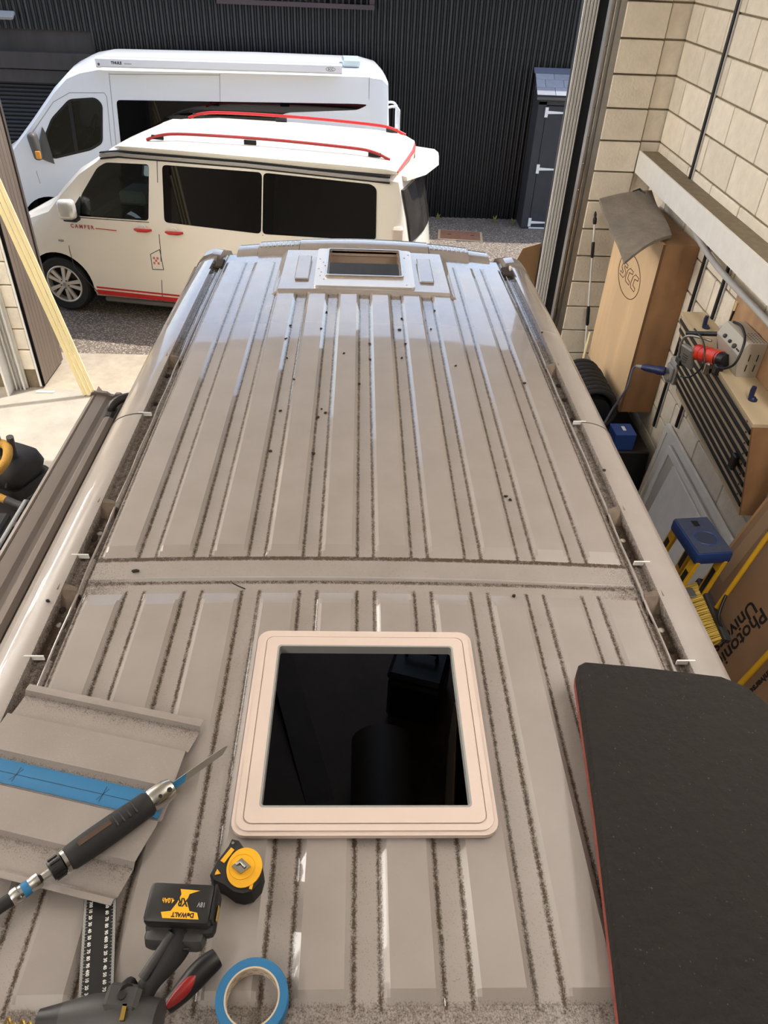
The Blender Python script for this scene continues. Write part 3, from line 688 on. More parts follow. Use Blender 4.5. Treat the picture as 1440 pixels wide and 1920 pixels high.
# ------------------------------------------------------------------ things on the van roof
VAN = D.objects['panel_van']
RT = RZ-.0015                                           # top of the ribs at the centre
def rooftop():
    # side awning fixed to the van
    prof = [(-1.042, 2.34), (-1.046, 2.44), (-1.040, 2.452), (-1.030, 2.454), (-1.026, 2.448), (-1.020, 2.454), (-.984, 2.450), (-.972, 2.440), (-.960, 2.438), (-.950, 2.447), (-.935, 2.447), (-.922, 2.436), (-.918, 2.41), (-.918, 2.34)]
    a = G().loft([[(x, y, z) for x, z in prof] for y in (-.6, 2.50)]).ob('awning_case', M_AWN, VAN, 30)
    a['label'] = 'dark grey awning case along the left roof edge'
    G().loft([[(x, y, z+(.012 if z > 2.4 else 0)) for x, z in prof] for y in (2.50, 2.515)]).ob('end_cap', M_AWN, a, 30)
    G().add([(-1.045, 2.51, 2.43), (-1.03, 2.56, 2.46), (-.99, 2.515, 2.44), (-1.03, 2.50, 2.42)], [[0, 1, 2, 3]]).ob('corner_fin', M_AWN, a)
    for y in (2.40, .9):
        b = G().tube(smoothpath([(-.95, y, 2.40), (-.94, y+.005, 2.455), (-.915, y+.03, 2.475), (-.88, y+.05, 2.478)], 5), .016, 8).ob('bracket', M_BLACK, a, 50)
        G().box(-.96, -.925, y-.05, y+.03, 2.40, 2.45, bev=.008).ob('bracket_foot', M_BLACK, a)
    # roof window frame laid over the large opening
    f = root('roof_window_frame', 'pale square roof-window frame with rounded corners over the large dark opening', 'window frame', (0, .92, RT+.001))
    z0 = RT+.001
    G().ring(rrect(-.246, .242, .676, 1.168, .028), rrect(-.238, .234, .684, 1.160, .024), z0, z0+.010).ob('outer_lip', M_FRAMEPINK, f)
    G().ring(rrect(-.238, .234, .684, 1.160, .024), rrect(-.226, .222, .696, 1.148, .016), z0+.003, z0+.013).ob('border', M_FRAMEPINK, f)
    G().ring(rrect(-.226, .222, .696, 1.148, .016), rrect(-.224, .220, .698, 1.146, .016), z0+.003, z0+.0105).ob('border_groove', M_FRAMEPINK, f)
    G().ring(rrect(-.224, .220, .698, 1.146, .016), rrect(-.199, .197, .728, 1.122, .008), z0+.003, z0+.014).ob('inner_border', M_FRAMEPINK, f)
    G().ring(rrect(-.199, .197, .728, 1.122, .008), rrect(-.195, .193, .732, 1.118, .006), z0-.010, z0+.014).ob('down_lip', M_GREY, f)
    # piece cut out of the roof
    e1 = Vector((.382, -.090, 0)).normalized(); e2 = Vector((e1.y, -e1.x, 0)); o = Vector((-.330, .914, RT+.004))
    T = frame(o, e1, e2); T = Matrix((e1, e2, Vector((0, 0, 1)))).transposed().to_4x4(); T.translation = o
    c = root('roof_offcut', 'square piece of ribbed roof metal with a strip of blue tape, lying at the left', 'metal offcut', M=T)
    prof = [(-.002, .014), (.004, .015), (.014, .0145), (.019, .002), (.068, .002), (.075, .0165), (.082, .015), (.152, .0145), (.161, .002), (.211, .002), (.220, .0165), (.227, .015), (.296, .0145), (.303, .002), (.352, .002), (.360, .014), (.371, .0145)]
    L = -.39
    def strip(pr, dz=0, x0=L, x1=0.0, th=.0012, name='x', m=M_ROOF):
        g = G()
        for i in range(len(pr)-1):
            (u0, z0_), (u1, z1_) = pr[i], pr[i+1]
            g.add([(x0, u0, z0_+dz), (x1-.006*math.sin(u0*22), u0, z0_+dz), (x1-.006*math.sin(u1*22), u1, z1_+dz), (x0, u1, z1_+dz),
                   (x0, u0, z0_+dz-th), (x1-.006*math.sin(u0*22), u0, z0_+dz-th), (x1-.006*math.sin(u1*22), u1, z1_+dz-th), (x0, u1, z1_+dz-th)],
                  [[0, 1, 2, 3], [7, 6, 5, 4], [1, 5, 6, 2], [0, 3, 7, 4]])
        g.v = [T @ p for p in g.v]
        return g.ob(name, m, c, 25)
    sh = strip(prof, name='sheet'); sh['label'] = 'ribbed beige sheet'
    # dirt carried in the folds of the offcut
    at = sh.data.attributes.new('dirt', 'FLOAT', 'POINT')
    vals = []
    for vt in sh.data.vertices: vals.append(.5 if vt.co.z < .003 and (min(abs(vt.co.y-q) for q in (.019, .161, .303)) < .004) else .06)
    at.data.foreach_set('value', vals)
    strip([(.163, .0026), (.2095, .0026)], .0006, L, -.008, .0008, 'blue_tape_strip', M_BLUETAPE)
    tp = D.objects['blue_tape_strip']
    g = G(); g.box(L, -.02, .1875, .1883, .0033, .0035)
    for xx in (-.30, -.122): 
        g.box(xx-.0005, xx+.0005, .172, .203, .0033, .0035); g.add(*bbox(.0007, .03, .0002), Matrix.Translation((xx, .188, .0034)) @ Matrix.Rotation(.5, 4, 'Z'))
    g.v = [T @ p for p in g.v]; g.ob('pencil_mark', M_BLACK, tp)
    # air saw
    A = Vector((-.587, .542, 2.632)); B = Vector((-.378, .737, 2.628)); ex = (B-A).normalized()
    Ts = frame(A, ex, Vector((0, 0, 1)).cross(ex)); Ts = Ts
    LN = (B-A).length
    s = root('air_saw', 'black air-powered body saw with a steel blade lying across the offcut', 'saw', M=Ts)
    X = Ts @ Matrix.Rotation(math.pi/2, 4, 'Y')            # lathe axis -> tool axis
    def turn(prof, name, m, n=24, par=None):
        return G().lathe([(r, t) for r, t in prof], n, X).ob(name, m, par or s, 35)
    h = turn([(.004, .112), (.018, .112), (.0215, .118), (.0225, .135), (.0235, .16), (.0235, .20), (.0225, .245), (.0225, .262), (.019, .268), (.004, .268)], 'grip', M_BLACKSOFT)
    G().box(.135, .195, -.006, .004, .0225, .0238, Ts, bev=.0005).ob('grip_label', mat('label_dark', rgb(70, 48, 36), .5), h)
    for i in range(4): G().box(.2+.012*i, .203+.012*i, -.016, .012, .018, .0238, Ts, bev=.001).ob('grip_groove', M_DGREY, h)
    turn([(.012, .106), (.0195, .106), (.0195, .112), (.012, .112)], 'steel_collar', M_CHROME)
    k = turn([(.006, .082), (.0165, .083), (.0175, .09), (.0175, .104), (.012, .106)], 'regulator', M_BLACK, 14)
    for i in range(10):
        an = i*math.pi/5; G().box(.086, .102, -.0018, .0018, .0168, .0195, Ts @ Matrix.Rotation(an, 4, 'X')).ob('regulator_rib', M_BLACK, k)
    turn([(.004, .068), (.0065, .069), (.0065, .082), (.004, .083)], 'stem', M_CHROME, 6)
    cp = turn([(.006, .018), (.0115, .018), (.0135, .022), (.0135, .030), (.0115, .032), (.0115, .052), (.0125, .054), (.0125, .064), (.0075, .068)], 'air_coupling', M_CHROME)
    turn([(.0115, .036), (.0119, .037), (.0119, .047), (.0115, .048)], 'blue_band', M_BLUETAPE, 24, cp)
    G().tube(smoothpath([Ts @ Vector((.02, 0, 0)), Ts @ Vector((-.03, 0, -.002)), Ts @ Vector((-.12, -.02, -.012)), Ts @ Vector((-.26, -.02, -.03))], 6), .011, 10).ob('air_hose', M_BLACKSOFT, s, 40)
    hd = turn([(.008, .268), (.0195, .268), (.021, .272), (.021, .300), (.017, .312), (.0105, .315), (.004, .315)], 'steel_head', M_CHROME)
    for t, r in ((.283, .0035), (.302, .0045)): G().lathe([(r, 0), (r, .002), (0, .002)], 10, Ts @ Matrix.Translation((t, -.012, .0165)) @ Matrix.Rotation(.65, 4, 'X')).ob('set_screw', M_BLACK, hd)
    bl = G().prism([(.305, -.006), (.420, -.0055), (.436, .004), (.428, .007), (.305, .007)], -.001, .001, Ts @ Matrix.Rotation(math.radians(60), 4, 'X')).ob('blade', M_STEEL, s)
    G().prism([(.312, -.0062), (.335, -.0062), (.345, .006), (.312, .0072)], -.0013, .0013, Ts @ Matrix.Rotation(math.radians(60), 4, 'X')).ob('blade_paint', M_BLUETAPE, bl)
    # steel rule
    ra = Vector((-.4455, .5705, RT)); rb = Vector((-.405, .395, RT)); ex = (rb-ra).normalized()
    Tr = frame(ra, ex, Vector((0, 0, 1)).cross(ex))
    r = root('black_rule', 'black metal rule with white millimetre numbers, half under the offcut', 'ruler', M=Tr)
    G().box(-.07, .24, -.026, .026, 0, .0015, Tr).ob('blade', M_BLACK, r)
    g = G()
    for i in range(0, 250):
        for s_ in (-1, 1):
            ln = .0075 if i % 10 == 0 else (.0058 if i % 5 == 0 else .0042)
            x = -.01+i*.001
            y0, y1 = s_*.0255, s_*(.0255-ln); g.add([(x-.00018, y0, .0016), (x+.00018, y0, .0016), (x+.00018, y1, .0016), (x-.00018, y1, .0016)], [[0, 1, 2, 3]])
    g.v = [Tr @ p for p in g.v]; tk = g.ob('tick_marks', M_WHITE, r); tk['kind'] = 'stuff'
    nl = ['300', '10', '20', '30', '40', '50', '60', '70', '80', '90', '400', '10', '20', '30', '40', '50']
    nr = ['40', '50', '60', '70', '80', '90', '400', '10', '20', '30', '40', '50', '60', '70', '80', '90', '500']
    for q, (lst, yy, x0) in enumerate(((nl, -.0165, .004), (nr, .0095, .002))):
        for i, t_ in enumerate(lst):
            text(t_, 'number', .0072, M_WHITE, r, Tr @ Matrix.Translation((x0+i*.0105, yy if q == 0 else yy, .0016)) , .0001, 'CENTER', .9, .0002)
    # tape measure
    t = root('tape_measure', 'yellow and black tape measure with a steel belt clip by the frame corner', 'tape measure', (-.215, .605, RT))
    out = [(-.241, .646), (-.237, .659), (-.224, .656), (-.212, .641), (-.196, .634), (-.182, .621), (-.175, .600), (-.178, .581), (-.190, .566), (-.205, .562), (-.220, .565), (-.238, .577), (-.258, .586), (-.265, .597), (-.256, .620)]
    b = G(); b.loft([[(x, y, RT+.001) for x, y in out], [(x, y, RT+.030) for x, y in out], [(-.216+(x+.216)*.95, .606+(y-.606)*.95, RT+.037) for x, y in out]]); b.ob('case', M_BLACKSOFT, t, 30)
    dsc = [(-.209+.031*math.cos(a)*(1.0 if math.cos(a) > 0 else .92), .606+.034*math.sin(a)) for a in [2*math.pi*i/28 for i in range(28)]]
    yf = G().prism(dsc, RT+.034, RT+.0395).ob('yellow_face', M_TOOLYEL, t, 30)
    G().lathe([(.021, 0), (.0215, .0008), (.022, 0)], 28, Matrix.Translation((-.212, .607, RT+.0395)), caps=False).ob('face_ring', M_TOOLYEL, yf)
    G().prism([(-.250, .618), (-.243, .614), (-.229, .637), (-.235, .641)], RT+.034, RT+.0385).ob('yellow_bar', M_TOOLYEL, t)
    G().prism([(-.256, .594), (-.246, .596), (-.253, .604)], RT+.034, RT+.0385).ob('yellow_corner', M_TOOLYEL, t)
    G().prism([(-.196, .571), (-.191, .570), (-.188, .592), (-.192, .592)], RT+.034, RT+.0385).ob('yellow_bar', M_TOOLYEL, t)
    cl = G().prism([(-.229, .606), (-.212, .594), (-.197, .606), (-.214, .620)], RT+.0395, RT+.0435).ob('belt_clip', M_CHROME, t)
    G().tube([(-.221, .609, RT+.044), (-.214, .612, RT+.047), (-.206, .604, RT+.044)], .003, 8).ob('clip_tongue', M_CHROME, cl, 50)
    for p in ((-.233, .649), (-.253, .598), (-.181, .605)): G().lathe([(.0032, 0), (.0026, .0012), (0, .0012)], 10, Matrix.Translation((p[0], p[1], RT+.0372))).ob('screw', M_CHROME, t)
    # cordless drill resting head-down
    d = root('cordless_drill', 'black cordless drill with a yellow-labelled battery turned upwards', 'drill', (-.32, .43, RT))
    Tb = frame((-.286, .513, 2.690), (1, -.05, .0), (.0, 1, .10))
    bt = G().add(*bbox(.100, .058, .030, .008, 2), Tb @ Matrix.Translation((0, 0, .012))).ob('battery', M_BLACK, d, 40)
    G().add(*bbox(.106, .066, .026, .009, 2), Tb @ Matrix.Translation((.002, -.002, -.013))).ob('battery_base', M_BLACKSOFT, bt, 40)
    zt = .0272
    lab = [(-.020, -.0225), (.034, -.0225), (.030, -.0135), (.018, -.0115), (.011, .002), (.013, .012), (.028, .0175), (-.002, .0185), (.001, .011), (-.003, -.001), (-.010, -.0125), (-.024, -.0145)]
    G().prism(lab, zt-.0006, zt+.0003, Tb).ob('yellow_label', M_TOOLYEL, bt)
    U = Matrix.Rotation(math.pi, 4, 'Z')
    text('DeWALT', 'lettering', .0088, M_BLACK, bt, Tb @ Matrix.Translation((.026, -.0145, zt+.0004)) @ U, .0001, 'LEFT', .95, .0004)
    text('XR', 'lettering', .016, M_BLACK, bt, Tb @ Matrix.Translation((.0135, .0055, zt+.0004)) @ U, .0001, 'LEFT', .75, .0006)
    text('4.0Ah', 'lettering', .0095, M_TOOLYEL, bt, Tb @ Matrix.Translation((-.008, .005, zt-.0004)) @ U, .0006, 'LEFT', .8, .0002)
    text('18V', 'lettering', .0095, M_GREY, bt, Tb @ Matrix.Translation((.040, .001, zt-.0004)) @ U, .0006, 'LEFT', .8, .0002)
    G().add(*bbox(.012, .022, .002, .0005), Tb @ Matrix.Translation((.0548, -.004, -.006)) @ Matrix.Rotation(math.pi/2, 4, 'Y')).ob('side_label', mat('label_gold', rgb(176, 142, 70), .4, metal=.3), bt)
    for i in range(5): G().add(*bbox(.003, .05, .0035), Tb @ Matrix.Translation((.0505, .004, .022-.006*i))).ob('vent_rib', M_BLACK, bt)
    ft = G().add(*bbox(.092, .052, .034, .012, 2), Tb @ Matrix.Translation((-.004, -.026, -.020)) @ Matrix.Rotation(-.25, 4, 'X')).ob('battery_shoe', M_DGREY, d, 40)
    for i in range(4): G().add(*bbox(.009, .002, .004), Tb @ Matrix.Translation((-.022+.013*i, -.053, -.008))).ob('charge_mark', M_BLACK, ft)
    hp = smoothpath([(-.282, .492, 2.672), (-.291, .470, 2.664), (-.306, .446, 2.656), (-.322, .425, 2.648), (-.338, .400, 2.640)], 4)
    g = G().tube(hp, [.019+.004*math.sin(i*.4) for i in range(len(hp))], 14); g.ob('handle', M_BLACKSOFT, d, 50)
    G().tube([(-.295, .480, 2.686), (-.305, .462, 2.680), (-.318, .444, 2.673), (-.330, .426, 2.666)], .0075, 8).ob('grip_insert', M_DGREY, d, 50)
    tr = G().tube([(-.348, .424, 2.650), (-.352, .414, 2.660), (-.347, .408, 2.668)], .011, 10).ob('trigger', M_BLACK, d, 50)
    hd = G().tube([(-.30, .380, 2.640), (-.36, .386, 2.636), (-.40, .388, 2.630), (-.44, .388, 2.626)], [.028, .032, .030, .022], 16).ob('motor_head', M_DGREY, d, 40)
    G().add(*bbox(.05, .036, .016, .006), Matrix.Translation((-.352, .402, 2.664)) @ Matrix.Rotation(-.1, 4, 'Z')).ob('selector_plate', M_DGREY, d)
    G().lathe([(.006, 0), (.006, .003), (0, .003)], 12, Matrix.Translation((-.352, .402, 2.672))).ob('selector_hole', M_BLACK, d)
    G().tube([(-.44, .388, 2.626), (-.475, .388, 2.625)], [.022, .014], 14).ob('chuck', M_BLACK, d, 40)
    G().box(-.348, -.342, .372, .392, 2.664, 2.672).ob('brass_clip', M_GOLD, d)
    # red and black hand tool below the drill
    k = root('hand_tool', 'small black tool with a red panel lying beside the drill handle', 'hand tool', (-.262, .455, RT))
    pth = smoothpath([(-.300, .408, RT+.014), (-.278, .432, RT+.015), (-.256, .458, RT+.016), (-.236, .476, RT+.015)], 4)
    G().tube(pth, [.008+.010*math.sin(min(1, (i+1)/len(pth))*2.4) for i in range(len(pth))], 12).ob('body', M_BLACK, k, 50)
    G().tube([Vector(p)+Vector((-.002, -.006, .010)) for p in pth[1:9]], [.004, .007, .009, .010, .010, .009, .007, .004], 10).ob('red_panel', mat('dark_red', rgb(150, 34, 32), .4), k, 50)
    # roll of blue tape, standing tilted on its side a little
    tr_ = root('masking_tape_roll', 'roll of blue masking tape with a printed cardboard core', 'tape roll', (-.174, .418, RT))
    Tt = Matrix.Translation((-.174, .418, RT+.0005))
    G().lathe([(.0415, 0), (.0535, 0), (.0545, .001), (.0545, .024), (.0535, .025), (.0415, .025)], 56, Tt, caps=False).ob('tape', M_BLUETAPE, tr_, 35)
    co = G().lathe([(.039, 0), (.0415, 0), (.0415, .0252), (.039, .0252), (.039, 0)], 56, Tt, caps=False).ob('core', mat('core_card', rgb(196, 180, 158), .8), tr_, 35)
    for i in range(14):
        for j in range(2):
            an = 2*math.pi*(i+.5*j)/14; p = Vector((math.cos(an), math.sin(an), 0))
            Tx = Tt @ frame(p*.0388+Vector((0, 0, .004+.010*j)), Vector((math.sin(an), -math.cos(an), .12)), (0, 0, 1))
            text('Putis', 'core_print', .0075, mat('print_brown', rgb(122, 106, 88), .8), co, Tx, .0001, 'CENTER', .9)
    # foam pad
    p = root('kneeling_pad', 'large dark foam pad with a red lower layer, covering the lower right corner', 'foam pad', (.62, .65, RT))
    c0 = [(.366, .30), (.374, .369), (.420, .70), (.457, 1.020), (.463, 1.040), (.480, 1.050), (.60, 1.037), (.770, 1.012), (.815, .985), (.845, .935), (.85, .87), (.83, .60), (.80, .30)]
    def zz(x): return RT+.002
    g1 = G().loft([[(x, y, zz(x)) for x, y in c0], [(x, y, zz(x)+.016) for x, y in c0]]).ob('red_layer', M_FOAMRED, p)
    g2 = G().loft([[(x, y, zz(x)+.016) for x, y in c0], [(x, y, zz(x)+.044) for x, y in c0], [(.62+(x-.62)*.985, .65+(y-.65)*.99, zz(x)+.049) for x, y in c0]]).ob('dark_layer', M_FOAM, p, 40)
    # crumbs
    spots = [(-.164, 1.938), (-.150, 2.214), (-.135, 2.19), (-.16, 2.16), (-.081, 2.623), (-.317, 2.759), (.02, 2.738), (.164, 2.746), (-.592, 1.399), (.374, 1.314), (.753, 1.878), (.753, 2.9), (-.31, 2.9), (-.18, 2.85), (-.30, 2.6), (.28, 2.9), (.02, 2.6), (.145, 2.62), (.145, 2.88), (-.29, 2.2), (-.30, 1.95), (.43, 1.72), (.42, 1.735), (-.165, 3.05), (.31, 3.1), (.60, 2.45), (-.77, 1.28), (-.26, 2.42), (.16, 3.0), (.35, 2.55), (-.02, 2.4)]
    for i, (x, y) in enumerate(spots):
        if abs(x) > .6: z = RZ+roof_h(x, y)[0]+crown(x, y)
        else: z = RZ+roof_h(x, y)[0]+crown(x, y)
        bm = bmesh.new(); bmesh.ops.create_icosphere(bm, subdivisions=1, radius=1)
        for vt in bm.verts: vt.co *= random.uniform(.7, 1.2)
        bm.verts.index_update(); g = G()
        sx, sy = random.uniform(.004, .009), random.uniform(.004, .008)
        if i == 8: sx, sy = .012, .006
        g.add([v_.co for v_ in bm.verts], [[q.index for q in f_.verts] for f_ in bm.faces], Matrix.Translation((x, y, z+.003)) @ Matrix.Rotation(random.uniform(0, 3), 4, 'Z') @ Matrix.Diagonal((sx, sy, .004, 1))); bm.free()
        g.ob('debris_crumb', M_DIRT, label='small dark crumb of leaf litter lying on the ribbed van roof', cat='debris', group='crumbs on the van roof')
    tw = G().tube([(-.335, 1.343, RZ-.008), (-.318, 1.330, RZ-.006), (-.300, 1.322, RZ-.008)], .0018, 5).ob('twig', M_DIRT, label='thin dark twig on the roof just behind the cross seam', cat='twig')
    for i in range(9):
        x = -.56+.011*i; y = .392+random.uniform(-.006, .006)
        cu = smoothpath([(x, y, RZ-.008), (x+.006, y+.006, RZ+.004), (x+.012, y-.002, RZ+.002), (x+.010, y-.008, RZ-.008)], 3)
        G().tube(cu, .002, 5).ob('metal_chip', M_GOLD, label='curled golden metal chip at the rear edge of the roof, lower left corner', cat='metal chip', group='metal chips at the rear edge')
rooftop()

# ------------------------------------------------------------------ along the right wall
def right_side():
    # plywood cabinet with engraved badge
    y0, y1, z0, z1 = 4.92, 5.90, 1.03, 2.315
    xb = wx(4.92)-.004; xf = 2.012
    c = root('plywood_cabinet', 'large plywood wall cabinet with an engraved oval badge on its face', 'cabinet', ((xf+xb)/2, (y0+y1)/2, z0))
    fm = G().box(xf, xf+.018, y0, y1, z0, z1, bev=.001).ob('front_panel', M_PLY, c)
    G().box(xf+.018, xb, y0, y0+.018, z0, z1).ob('side_panel', M_OSBS, c); G().box(xf+.018, xb, y1-.018, y1, z0, z1).ob('side_panel', M_OSBS, c)
    G().box(xf+.018, xb, y0+.018, y1-.018, z1-.018, z1).ob('top_panel', M_OSBS, c); G().box(xf+.018, xb, y0+.018, y1-.018, z0, z0+.018).ob('bottom_panel', M_OSBS, c)
    for yy in (y0-.0008,): G().box(xf+.0, xf+.018, yy-.0005, yy+.001, z0, z1).ob('edge_band', M_PLYEDGE, fm)
    # badge: oval ring and outline letters, text runs along -Y (seen from the van)
    Tb = frame((xf-.001, 5.40, 1.925), (0, -1, 0), (0, 0, 1)) @ Matrix.Diagonal((1.22, 1.12, 1, 1))
    Mb = mat('engraving', rgb(92, 58, 32), .9)
    ring = [(.21*math.cos(a), .135*math.sin(a), 0) for a in [2*math.pi*i/48 for i in range(48)]]
    G().tube(ring, .0028, 5, Tb, closed=True).ob('badge_ring', Mb, fm)
    def letterC(x, w=.09, h=.10):
        return [(x+w, .03, 0), (x+w, .05, 0), (x+w*.3, h*.5, 0), (x, h*.22, 0), (x, -h*.3, 0), (x+w*.25, -h*.5, 0), (x+w, -h*.5, 0), (x+w, -.028, 0), (x+w*.45, -.022, 0), (x+w*.42, .022, 0), (x+w, .03, 0)]
    def letterS(x, w=.09, h=.10):
        return [(x+w, .028, 0), (x+w, .05, 0), (x+w*.2, .05, 0), (x, .03, 0), (x, .002, 0), (x+w*.55, -.018, 0), (x+w*.5, -.028, 0), (x, -.026, 0), (x, -.05, 0), (x+w*.8, -.05, 0), (x+w, -.03, 0), (x+w, -.002, 0), (x+w*.42, .018, 0), (x+w*.45, .028, 0), (x+w, .028, 0)]
    for k, P in enumerate((letterS(-.155), letterC(-.045), letterC(.065))):
        sh = [(x+y*.25, y, 0) for x, y, _ in P]
        G().tube(sh, .0026, 5, Tb).ob('badge_letter', Mb, fm)
    # dark bendy mat on top of it
    T = frame((1.875, 5.32, 2.335), (.80, .35, .06), (-.55, .83, -.05))
    m = root('foam_mat', 'grey rubber mat sagging over the top of the plywood cabinet', 'mat', M=T)
    out = [(-.30, -.33), (.02, -.26), (.27, -.20), (.26, .05), (.20, .33), (-.02, .36), (-.16, .33), (-.30, .20), (-.34, -.05)]
    corners = [(1.70, 4.87, 2.375), (2.155, 5.02, 2.34), (2.165, 5.83, 2.33), (1.74, 5.62, 2.345)]
    # quad patch with sag
    g = G(); N = 10; vv = []
    A, B, C_, D_ = [Vector(p) for p in ((1.700, 4.71, 2.245), (2.075, 4.98, 2.342), (2.19, 5.84, 2.40), (1.735, 5.62, 2.385))]
    for i in range(N+1):
        for j in range(N+1):
            u, w = i/N, j/N; p = A*(1-u)*(1-w)+B*u*(1-w)+C_*u*w+D_*(1-u)*w
            p = p+Vector((0, 0, .035*math.sin(math.pi*u)*(1-w*.6)+.01*math.sin(w*7)))
            vv.append(p)
    n1 = N+1; th = Vector((0, 0, .022)); k = len(vv)
    fs = [[i*n1+j, (i+1)*n1+j, (i+1)*n1+j+1, i*n1+j+1] for i in range(N) for j in range(N)]
    allv = [p+th for p in vv]+vv; ff = fs+[[q+k for q in f[::-1]] for f in fs]
    bd = [(i, 0) for i in range(N)]+[(N, j) for j in range(N)]+[(N-i, N) for i in range(N)]+[(0, N-j) for j in range(N)]
    ids = [a*n1+b for a, b in bd]
    for a, b in zip(ids, ids[1:]+ids[:1]): ff.append([a, a+k, b+k, b])
    mo = g.add(allv, ff).ob('sheet', M_MAT, m, 50)
    G().tube([vv[9*n1+9]+Vector((-.02, .02, .03)), vv[8*n1+10]+Vector((-.02, 0, .032)), vv[6*n1+10]+Vector((0, -.02, .03))], [.004, .009, .003], 6).ob('torn_slot', M_BLACK, m)
    # telescopic pole against the pier
    p = root('telescopic_pole', 'white telescopic pole with black grips leaning on the pier by the door', 'pole', (2.06, 6.1, 0))
    a, b = Vector((2.16, 6.02, 0)), Vector((1.913, 6.22, 2.155))
    def at(t): return a+(b-a)*t
    G().tube([at(0), at(.64)], .011, 10).ob('lower_tube', M_WHITE_METAL, p, 50); G().tube([at(.64), at(.97)], .0085, 10).ob('upper_tube', M_WHITE_METAL, p, 50)
    G().tube([at(.56), at(.57), at(.625), at(.64)], [.012, .016, .016, .011], 10).ob('grip', M_BLACK, p, 50); G().tube([at(.83), at(.835), at(.885), at(.89)], [.01, .014, .014, .009], 10).ob('grip', M_BLACK, p, 50)
    G().tube([at(.955), at(.96), at(.975), at(.98), at(.99), at(1)], [.012, .016, .016, .010, .012, .006], 10).ob('tip', M_BLACK, p, 50)
    d = G().tube([(1.915, 5.74, .9), (2.0, 5.95, 1.22)], .010, 8).ob('wooden_dowel', M_PINE, smooth=50, label='thin wooden dowel poking out below the plywood cabinet', cat='dowel')
    # black storage unit below the cabinet, carrying coil and blue box
    s = root('storage_unit', 'tall black storage unit against the wall under the plywood cabinet', 'storage unit', (1.98, 5.1, 0))
    G().box(1.60, 2.20, 4.58, 5.95, 0, .88, bev=.01).ob('carcass', M_BLACK, s)
    for i in range(3): G().box(1.588, 1.602, 4.62+.45*i, 5.03+.45*i, .06, .82, bev=.005).ob('door', M_BLACKSOFT, s)
    h = root('hose_reel', 'black ribbed hose coil on the storage unit beside the van', 'hose', (1.9, 5.0, .88))
    for i in range(13):
        y = 4.86+.042*i; r = .160+.010*math.sin(i*2.1)
        G().tube([(1.795+r*math.cos(t), y+.02*math.sin(t), .88+.186+r*math.sin(t)) for t in [2*math.pi*q/24 for q in range(24)]], .021, 8, closed=True).ob('hose_turn', M_BLACKSOFT, h, 50)
    G().lathe([(.05, 0), (.125, 0), (.125, .5), (.05, .5)], 18, frame((1.795, 4.85, 1.05), (1, 0, 0), (0, 0, -1))).ob('drum', M_BLACK, h, 40)
    bb = root('blue_box', 'small blue cardboard box on the storage unit beneath the cabinet', 'box', (1.98, 4.72, .88))
    T = frame((1.985, 4.665, .88), (1, .02, 0), (-.02, 1, 0))
    G().box(-.075, .08, -.06, .10, 0, .135, T, bev=.002).ob('carton', M_BLUE, bb); G().box(-.076, .081, -.061, .101, .128, .137, T, bev=.002).ob('lid', mat('blue_lid', rgb(58, 84, 150), .5), bb)
    G().box(-.005, .02, .0, .06, .1372, .1378, T).ob('white_print', M_WHITE, bb)
    # conduit, rails
    cp = [(wx(6.2)-.05, 6.2, 2.44), (wx(5.6)-.06, 5.6, 2.445), (wx(5.1)-.065, 5.1, 2.43), (wx(4.7)-.07, 4.72, 2.375), (wx(4.3)-.07, 4.3, 2.345), (wx(3.6)-.07, 3.6, 2.34), (wx(2.0)-.07, 2.0, 2.34)]
    G().tube(smoothpath(cp, 8), .019, 10).ob('grey_conduit', M_SKINNYGREY, smooth=50, label='grey plastic conduit dipping along the wall below the white ledge', cat='conduit')
    def rail(y, za, zb, lab, ya=None):
        r = root('black_rail', lab, 'rail', (wx(y)-.01, y, za))
        G().box(wx(y)-.022, wx(y)-.002, y-.013, y+.013, za, zb, bev=.003).ob('channel', M_BLACK, r)
        G().box(wx(y)-.012, wx(y)-.002, y-.030, y-.017, za, zb, bev=.002).ob('pale_edge', M_SKINNYGREY, r)
    rail(5.41, 2.617, 4.6, 'black vertical rail on the wall above the white ledge')
    rail(4.765, 1.0, 2.42, 'black vertical rail on the wall right behind the plywood cabinet')
    rail(4.395, 2.025, 2.38, 'short black rail on the wall just above the striped rack'); rail(4.395, 1.22, 1.425, 'short black rail on the wall just below the striped rack')
    sk = root('wall_socket', 'grey wall socket with a round blue plug between cabinet and striped rack', 'socket', (2.18, 4.58, 1.47))
    Tk = frame((wx(4.60), 4.60, 1.555), (0, -1, 0), (0, 0, 1))
    G().add(*bbox(.13, .17, .085, .012), Tk @ Matrix.Translation((0, 0, .042))).ob('housing', M_GREY, sk); G().add(*bbox(.11, .10, .02, .008), Tk @ Matrix.Translation((0, -.01, .09))).ob('cover', M_GREY, sk)
    G().lathe([(.034, 0), (.034, .03), (.025, .035)], 16, Tk @ Matrix.Translation((.01, -.045, .085)) @ Matrix.Rotation(.6, 4, 'X')).ob('outlet', M_GREY, sk, 40)
    pa, pb = Vector((2.13, 4.60, 1.545)), Vector((2.00, 4.70, 1.525))
    dp = root('blue_plug', 'blue industrial plug with grey cable in the wall socket', 'plug', pb)
    G().tube([pa, pa+(pb-pa)*.3, pa+(pb-pa)*.35, pa+(pb-pa)*.85, pb], [.030, .032, .026, .024, .016], 14).ob('plug_body', mat('navy', rgb(36, 50, 96), .45), dp, 40)
    G().tube([pb, pb+(pb-pa)*.25], [.016, .011], 12).ob('cable_gland', M_GREY, dp, 40)
